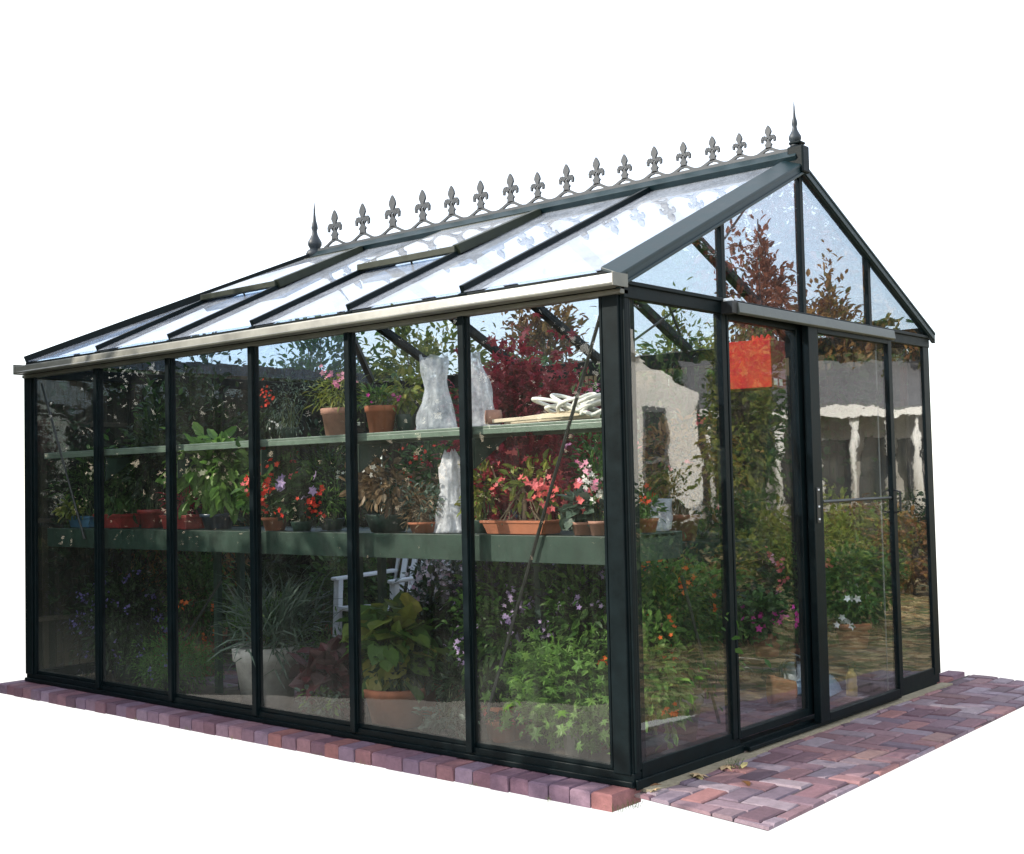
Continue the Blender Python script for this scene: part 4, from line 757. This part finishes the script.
# lawn right of the view and behind the camera; grass coloured dark as shade on the left
gz = -.075
def gp(u, v): q = at(u, v, 2, gz); return (float(q[0]), float(q[1]))
e1, e2, c1, c2 = gp(1034, 864), gp(1034, 560), gp(200, 864), gp(-10, 864); d12 = np.array(e2)-np.array(e1); e3 = tuple(np.array(e1)+d12/np.linalg.norm(d12)*60)
l2 = gp(-10, 600); dl = np.array(l2)-np.array(c2); l3 = tuple(np.array(c2)+dl/np.linalg.norm(dl)*34)
SHL = paint('shade_darkened_grass', (.035, .045, .018), .95, .5, bump=1, scale=12)  # shade on the left lawn is put into this dark colour
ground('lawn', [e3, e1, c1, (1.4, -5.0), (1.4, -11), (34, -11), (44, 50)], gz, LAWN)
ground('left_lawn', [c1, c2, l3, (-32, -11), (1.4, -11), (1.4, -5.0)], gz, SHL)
# earth bed hidden behind the glasshouse
ground('rear_bed', [(-.95, W+.24), (-5.35, W+.24), (-5.35, .9), (-6.0, .9), (-8.2, 2.2), (-7.0, 5.0), (-1.9, 5.0)], -.075, GROUND)
# white house, porch and trees: reflected in the gable glass
def V2(u, D):   # virtual point seen at column u in the gable mirror at distance D -> real point
    a = yw-math.atan((u-512)/FPX); return np.array([-(CAM[0]+D*math.cos(a)), CAM[1]+D*math.sin(a)])
ha, hb_ = V2(556, 31), V2(700, 31); hc = V2(960, 33)
hs = thing('white_house', (float(ha[0]), float(ha[1]), -.09), 'white clapboard house with a long porch mirrored in the gable glass', 'house')
def wallpts(a, b, th=.3):
    d = (b-a)/np.linalg.norm(b-a); n_ = np.array([-d[1], d[0]]); n_ = n_ if n_ @ (np.array([0, 1.5])-a) < 0 else -n_; return d, n_
d_, n_ = wallpts(ha, hb_); depth = n_*3.0; L1 = np.linalg.norm(hb_-ha); mid = (ha+hb_)/2
def at2(a, o=0): q = ha+d_*a+n_*o; return q
g0 = [(*at2(0), -.09), (*at2(L1), -.09), (*at2(L1), 3.3), (*at2(L1*.55), 4.2), (*at2(0), 3.4)]
MB().prism(g0, (depth[0], depth[1], 0)).build('wall', WWALL, hs)
wn = MB().prism([(*at2(L1*.60, -.03), .6), (*at2(L1*.76, -.03), .6), (*at2(L1*.76, -.03), 2.8), (*at2(L1*.60, -.03), 2.8)], (n_[0]*.03, n_[1]*.03, 0)).build('window', WINDARK, hs)
fm = MB()
for a, b, z0, z1 in ((.58, .605, .55, 2.85), (.755, .78, .55, 2.85), (.58, .78, 2.8, 2.95), (.58, .78, 1.6, 1.7), (.58, .78, .5, .6)):
    fm.prism([(*at2(L1*a, -.06), z0), (*at2(L1*b, -.06), z0), (*at2(L1*b, -.06), z1), (*at2(L1*a, -.06), z1)], (n_[0]*.03, n_[1]*.03, 0))
fm.build('frame', GREYT, wn)
MB().tube([(*at2(L1*.55, -.05), 4.15), (*at2(L1*.55, -.05), 4.5), (*at2(L1*.55, -.05), 4.9)], [.12, .07, .02], 8).build('finial', WWALL, hs)
# porch wing
d2_ = (hc-hb_)/np.linalg.norm(hc-hb_); L2 = np.linalg.norm(hc-hb_); n2 = np.array([-d2_[1], d2_[0]]); n2 = n2 if n2 @ (np.array([0, 1.5])-hb_) < 0 else -n2
def at3(a, o=0): return hb_+d2_*a+n2*o
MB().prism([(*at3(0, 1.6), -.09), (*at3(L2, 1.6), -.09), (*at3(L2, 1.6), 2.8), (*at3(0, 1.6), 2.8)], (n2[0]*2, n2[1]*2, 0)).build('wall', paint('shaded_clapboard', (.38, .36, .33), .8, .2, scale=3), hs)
MB().prism([(*at3(0, -.2), 2.75), (*at3(L2, -.2), 2.75), (*at3(L2, 2.6), 4.1), (*at3(0, 2.6), 4.1)], (0, 0, .12)).build('roof', ROOFSH, hs)
MB().prism([(*at3(0, -.25), 2.62), (*at3(L2, -.25), 2.62), (*at3(L2, -.25), 2.80), (*at3(0, -.25), 2.80)], (n2[0]*.06, n2[1]*.06, 0)).build('gutter', WWALL, hs)
for i, a in enumerate(np.linspace(.04, .97, 8)):
    q = at3(L2*a); MB().tube([(*q, -.09), (*q, 1.9), (*q, 2.65)], [.085, .085, .085], 8).build('porch_post', WWALL, hs, True)
for i, a in enumerate(np.linspace(.1, .9, 6)):
    MB().prism([(*at3(L2*a-.35, 1.57), .4), (*at3(L2*a+.35, 1.57), .4), (*at3(L2*a+.35, 1.57), 2.1), (*at3(L2*a-.35, 1.57), 2.1)], (n2[0]*.03, n2[1]*.03, 0)).build('window', WINDARK, hs)
def RT_(name, label, u, D, h, r, mat, n, size, **k): q = V2(u, D); tree(name, label, float(q[0]), float(q[1]), h, r, mat, n, size, **k)
RT_('garden_tree', 'yellow-green tree beside the white house, mirrored in the first gable pane', 738, 24, 4.6, .75, G_YEL, 4200, .16, low=.05)
RT_('garden_tree', 'dark conifer mirrored behind the left door', 752, 25, 4.4, .9, G_MID, 4500, .14, low=.03)
RT_('garden_tree', 'tall russet autumn tree mirrored in the upper gable panes', 772, 38, 12, 2.2, AUTR, 4200, .26, low=.35)
RT_('garden_tree', 'golden tree mirrored in the right gable pane', 900, 36, 9.5, 2.6, AUT, 4200, .26, low=.3)
RT_('garden_tree', 'big green tree behind the white house roof', 655, 40, 11, 3.4, G_MID, 5000, .30, low=.25)
RT_('garden_tree', 'bare-topped autumn tree mirrored above the porch roof', 845, 42, 12, 2.6, AUT, 2200, .28, low=.4)
for k, (u, D, h, r, mt, lb) in enumerate([(575, 46, 15, 4.2, G_MID, 'broad green tree at the left end of the mirrored wood edge'), (622, 50, 17, 4.5, AUT, 'golden-brown tree second in the mirrored wood edge'),
    (690, 48, 15, 4.0, G_DARK, 'dark green tree behind the mirrored house gable'), (735, 50, 14, 3.6, AUTR, 'russet tree in the middle of the mirrored wood edge'), (800, 47, 13.5, 4.0, G_MID, 'green tree behind the mirrored porch roof'),
    (862, 50, 15, 4.2, AUT, 'golden tree behind the right half of the mirrored porch'), (925, 46, 14, 4.2, G_DARK, 'dark tree at the right end of the mirrored wood edge')]):
    RT_('woodland_tree', lb, u, D, h*.82, r, mt, 3600, .40, low=.02, k=70)
RT_('garden_bush', 'rounded bush on the lawn near the porch', 735, 22, 1.1, .8, G_MID, 1500, .1, low=.0, cat='bush', trunk=.04)
RT_('garden_bush', 'low russet bush on the lawn by the porch steps', 860, 24, .9, .9, AUT, 1500, .1, low=.0, cat='bush', trunk=.04)
for lb, u, D, h, r, mt, n in [('lush green bush nearest in the mirrored border', 645, 9.5, .75, .42, G_MID, 1800), ('dark green bush mirrored low in the first gable pane', 684, 11.5, .95, .5, G_DARK, 1800),
    ('bright green bush mirrored beside the first door stile', 712, 9.8, .65, .38, G_BRIGHT, 1500), ('golden bush mirrored low behind the left door', 762, 12.5, .8, .5, G_YEL, 1800), ('dark leafy bush mirrored in the middle of the left door', 748, 9.6, .55, .38, G_DARK, 1500),
    ('green bush mirrored low in the right door', 842, 11.0, .7, .45, G_MID, 1800), ('golden-leaved bush mirrored in the right door further back', 866, 15.5, 1.0, .6, G_YEL, 1800), ('russet bush mirrored in the last gable pane', 910, 13.5, .85, .5, AUT, 1600),
    ('tall green shrub mirrored behind the border in the first pane', 662, 17.0, 1.5, .6, G_MID, 2200), ('golden shrub mirrored mid-lawn behind the left door', 790, 18.0, 1.1, .7, G_YEL, 2000), ('dark shrub mirrored mid-lawn in the last gable pane', 922, 19.0, 1.2, .8, G_DARK, 2000)]:
    q = V2(u, D); tree('garden_bush', lb, float(q[0]), float(q[1]), h, r, mt, n, .075, low=.0, cat='bush', trunk=.03, k=40)
for lb, u, D, h, r, mt in [('spreading dark tree behind the far rear corner, seen through the third bay', 215, 12.0, 2.75, .8, G_DARK), ('olive tree behind the rear wall seen above the shelf pots', 318, 12.5, 2.95, .75, G_MID),
    ('sparse golden tree behind the rear wall seen beyond the clear bag', 425, 12.0, 3.0, .7, G_YEL), ('russet tree behind the rear wall above the red maple', 545, 12.0, 3.15, .7, AUT)]:
    a = yw-math.atan((u-512)/FPX); tree('garden_tree', lb, float(CAM[0]+D*math.cos(a)), float(CAM[1]+D*math.sin(a)), h, r, mt, 2600, .085, low=.45, trunk=.05, k=34)
# shading trees and hedge to the left, out of frame
hedge('shade_hedge', 'tall dark evergreen hedge left of the view', -20.0, -1.6, -3.3, -4.7, 1.2, 3.4, G_DARK, 60000, .17, top=lambda a: 5.9 if a < .785 else 4.8-1.5*(a-.785)/.215)
hedge('low_hedge', 'low dark hedge at the foot of the tall evergreen one', -20.0, -1.2, -3.1, -4.2, .6, 1.2, G_DARK, 16000, .12)
tree('garden_tree', 'dark evergreen tree at the left shading the far end of the glasshouse', -8.7, -5.6, 7.0, 1.8, G_DARK, 7000, .14, low=.15)
tree('garden_tree', 'leafy tree left of the camera dappling the roof edge', -11.5, -7.0, 6.6, 1.7, G_MID, 4200, .13, low=.3)
tree('garden_tree', 'broad dark tree behind the camera on the left', -2.2, -8.4, 5.2, 2.4, G_DARK, 6500, .16, low=.05)
tree('garden_tree', 'evergreen far left beyond the hedge', -13.5, -1.8, 6.5, 2.2, G_DARK, 5500, .18, low=.05)
# screens added to block white through the panes, then trees inside the outline
def screen(label, a, b, h, mat, ivy, n):
    a, b = np.array(a), np.array(b); L_ = np.linalg.norm(b-a); d = (b-a)/L_; t = thing('added_brushwood_screen', (*((a+b)/2), -.09), label, 'fence', 'added brushwood screens blocking the white behind the glasshouse')
    nn = np.array([d[1], -d[0]]); m = MB(); k = int(L_/.024)
    for i in range(k):
        p = a+d*(i+.5)*L_/k+nn*R.uniform(-.018, .018); hh = h*R.uniform(.99, 1.0)-(.10 if i > k*.86 and a[1] == b[1] else 0)-(.10 if i < 14 and a[0] == b[0] else 0); m.bar((*p, -.09), (*(p+d*R.uniform(-.015, .015)), hh), R.uniform(.036, .050), .018, (nn[0], nn[1], 0.01))
    m.build('brushwood', mat, t)
    for z in (.35, 1.0, 1.65): part(MB().bar((*(a+nn*.03), z), (*(b+nn*.03), z), .02, .03), 'rail', BARK, t)
    fb = MB(); P = np.column_stack([a[0]+d[0]*L_*rng.random(n), a[1]+d[1]*L_*rng.random(n)*0, np.zeros(n)]); u_ = rng.random(n)
    cl = rng.random((44, 2))*[L_, h*1.02]; q = cl[rng.integers(0, 44, n)]+rng.normal(0, .17, (n, 2)); q[:, 0] = .12+(L_-.2)*((q[:, 0]/L_) % 1.0); q[:, 1] = np.clip(q[:, 1], 0, h+(.10 if a[1] == b[1] else -.06))
    P = np.column_stack([a[0]+d[0]*q[:, 0], a[1]+d[1]*q[:, 0], q[:, 1]-.05]); P[:, :2] += nn*rng.uniform(.02, .10, (n, 1)); D = rng.normal(size=(n, 3)); D[:, 2] -= .4
    scatter(fb, HEART, P, D, .055*rng.uniform(.6, 1.3, n)); fb.build('ivy', ivy, t)
BRUSH = island('brushwood', [(.06, .045, .028), (.11, .08, .05), (.08, .065, .04), (.15, .11, .07), (.04, .034, .026)], .9, extra=.4)
BRUSHD = island('shaded_brushwood', [(.03, .025, .018), (.06, .045, .03), (.045, .04, .028), (.02, .02, .014)], .9, extra=.4)  # brushwood colours darkened to paint in shade at the far end
screen('tan brushwood screen with ivy, added to block white behind the rear glass wall', (-4.9, 3.30), (-.15, 3.30), 2.07, BRUSH, G_MID, 5200)
screen('dark ivy-covered brushwood screen added to block white beyond the far end wall', (-4.98, .17), (-4.98, 3.25), 2.14, BRUSHD, G_DARK, 5200)
tree('garden_tree', 'slim russet tree seen through the tallest left gable pane', -4.05, 8.25, 4.25, .42, AUTR, 2700, .09, low=.45, trunk=.04, k=34)
tree('garden_tree', 'slim golden tree seen through the tall right gable pane', -3.40, 8.60, 3.75, .40, AUT, 2400, .09, low=.45, trunk=.04, k=30)
tree('garden_tree', 'short olive tree seen through the left corner of the gable', -5.0, 8.0, 3.35, .5, G_YEL, 2200, .085, low=.4, trunk=.04, k=30)
tree('garden_tree', 'slim green tree seen through the first gable pane', -5.5, 6.0, 2.9, .7, G_YEL, 2400, .085, low=.2, trunk=.05)
# ------------------------------------------------------------------ light
EL, AZX, AZY = rad(31), -.60, -.80
sd = np.array([AZX*math.cos(EL), AZY*math.cos(EL), math.sin(EL)])
sun = bpy.data.objects.new('sun', bpy.data.lights.new('sun', 'SUN')); COL.objects.link(sun); sun.data.energy = 5; sun.data.angle = rad(.5); sun.data.color = (1, .93, .82)
sun.rotation_euler = Vector(sd).to_track_quat('Z', 'Y').to_euler(); sun.location = (-10, -12, 15)
w = bpy.data.worlds.new('World'); sc.world = w; w.use_nodes = True; nt = w.node_tree; nt.nodes.clear()
sky = nt.nodes.new('ShaderNodeTexSky'); sky.sky_type = 'NISHITA'; sky.sun_disc = False; sky.sun_elevation = EL; sky.sun_rotation = math.atan2(AZX, AZY); sky.altitude = 50
b1 = N(nt, 'ShaderNodeBackground', Strength=.14); nt.links.new(sky.outputs[0], b1.inputs[0])
b2 = N(nt, 'ShaderNodeBackground', Strength=1.0); b2.inputs[0].default_value = (1, 1, 1, 1)      # flat white surround of the cut-out photograph
ad = nt.nodes.new('ShaderNodeAddShader'); nt.links.new(b1.outputs[0], ad.inputs[0]); nt.links.new(b2.outputs[0], ad.inputs[1])
o = nt.nodes.new('ShaderNodeOutputWorld'); nt.links.new(ad.outputs[0], o.inputs[0])
sc.view_settings.view_transform = 'Standard'; sc.view_settings.look = 'None'; sc.view_settings.exposure = .25; sc.view_settings.gamma = 1
c = sc.cycles; c.transparent_max_bounces = 40; c.max_bounces = 10; c.diffuse_bounces = 3; c.glossy_bounces = 4; c.transmission_bounces = 6
c.use_denoising = True; c.caustics_reflective = False; c.caustics_refractive = False; c.sample_clamp_indirect = 6
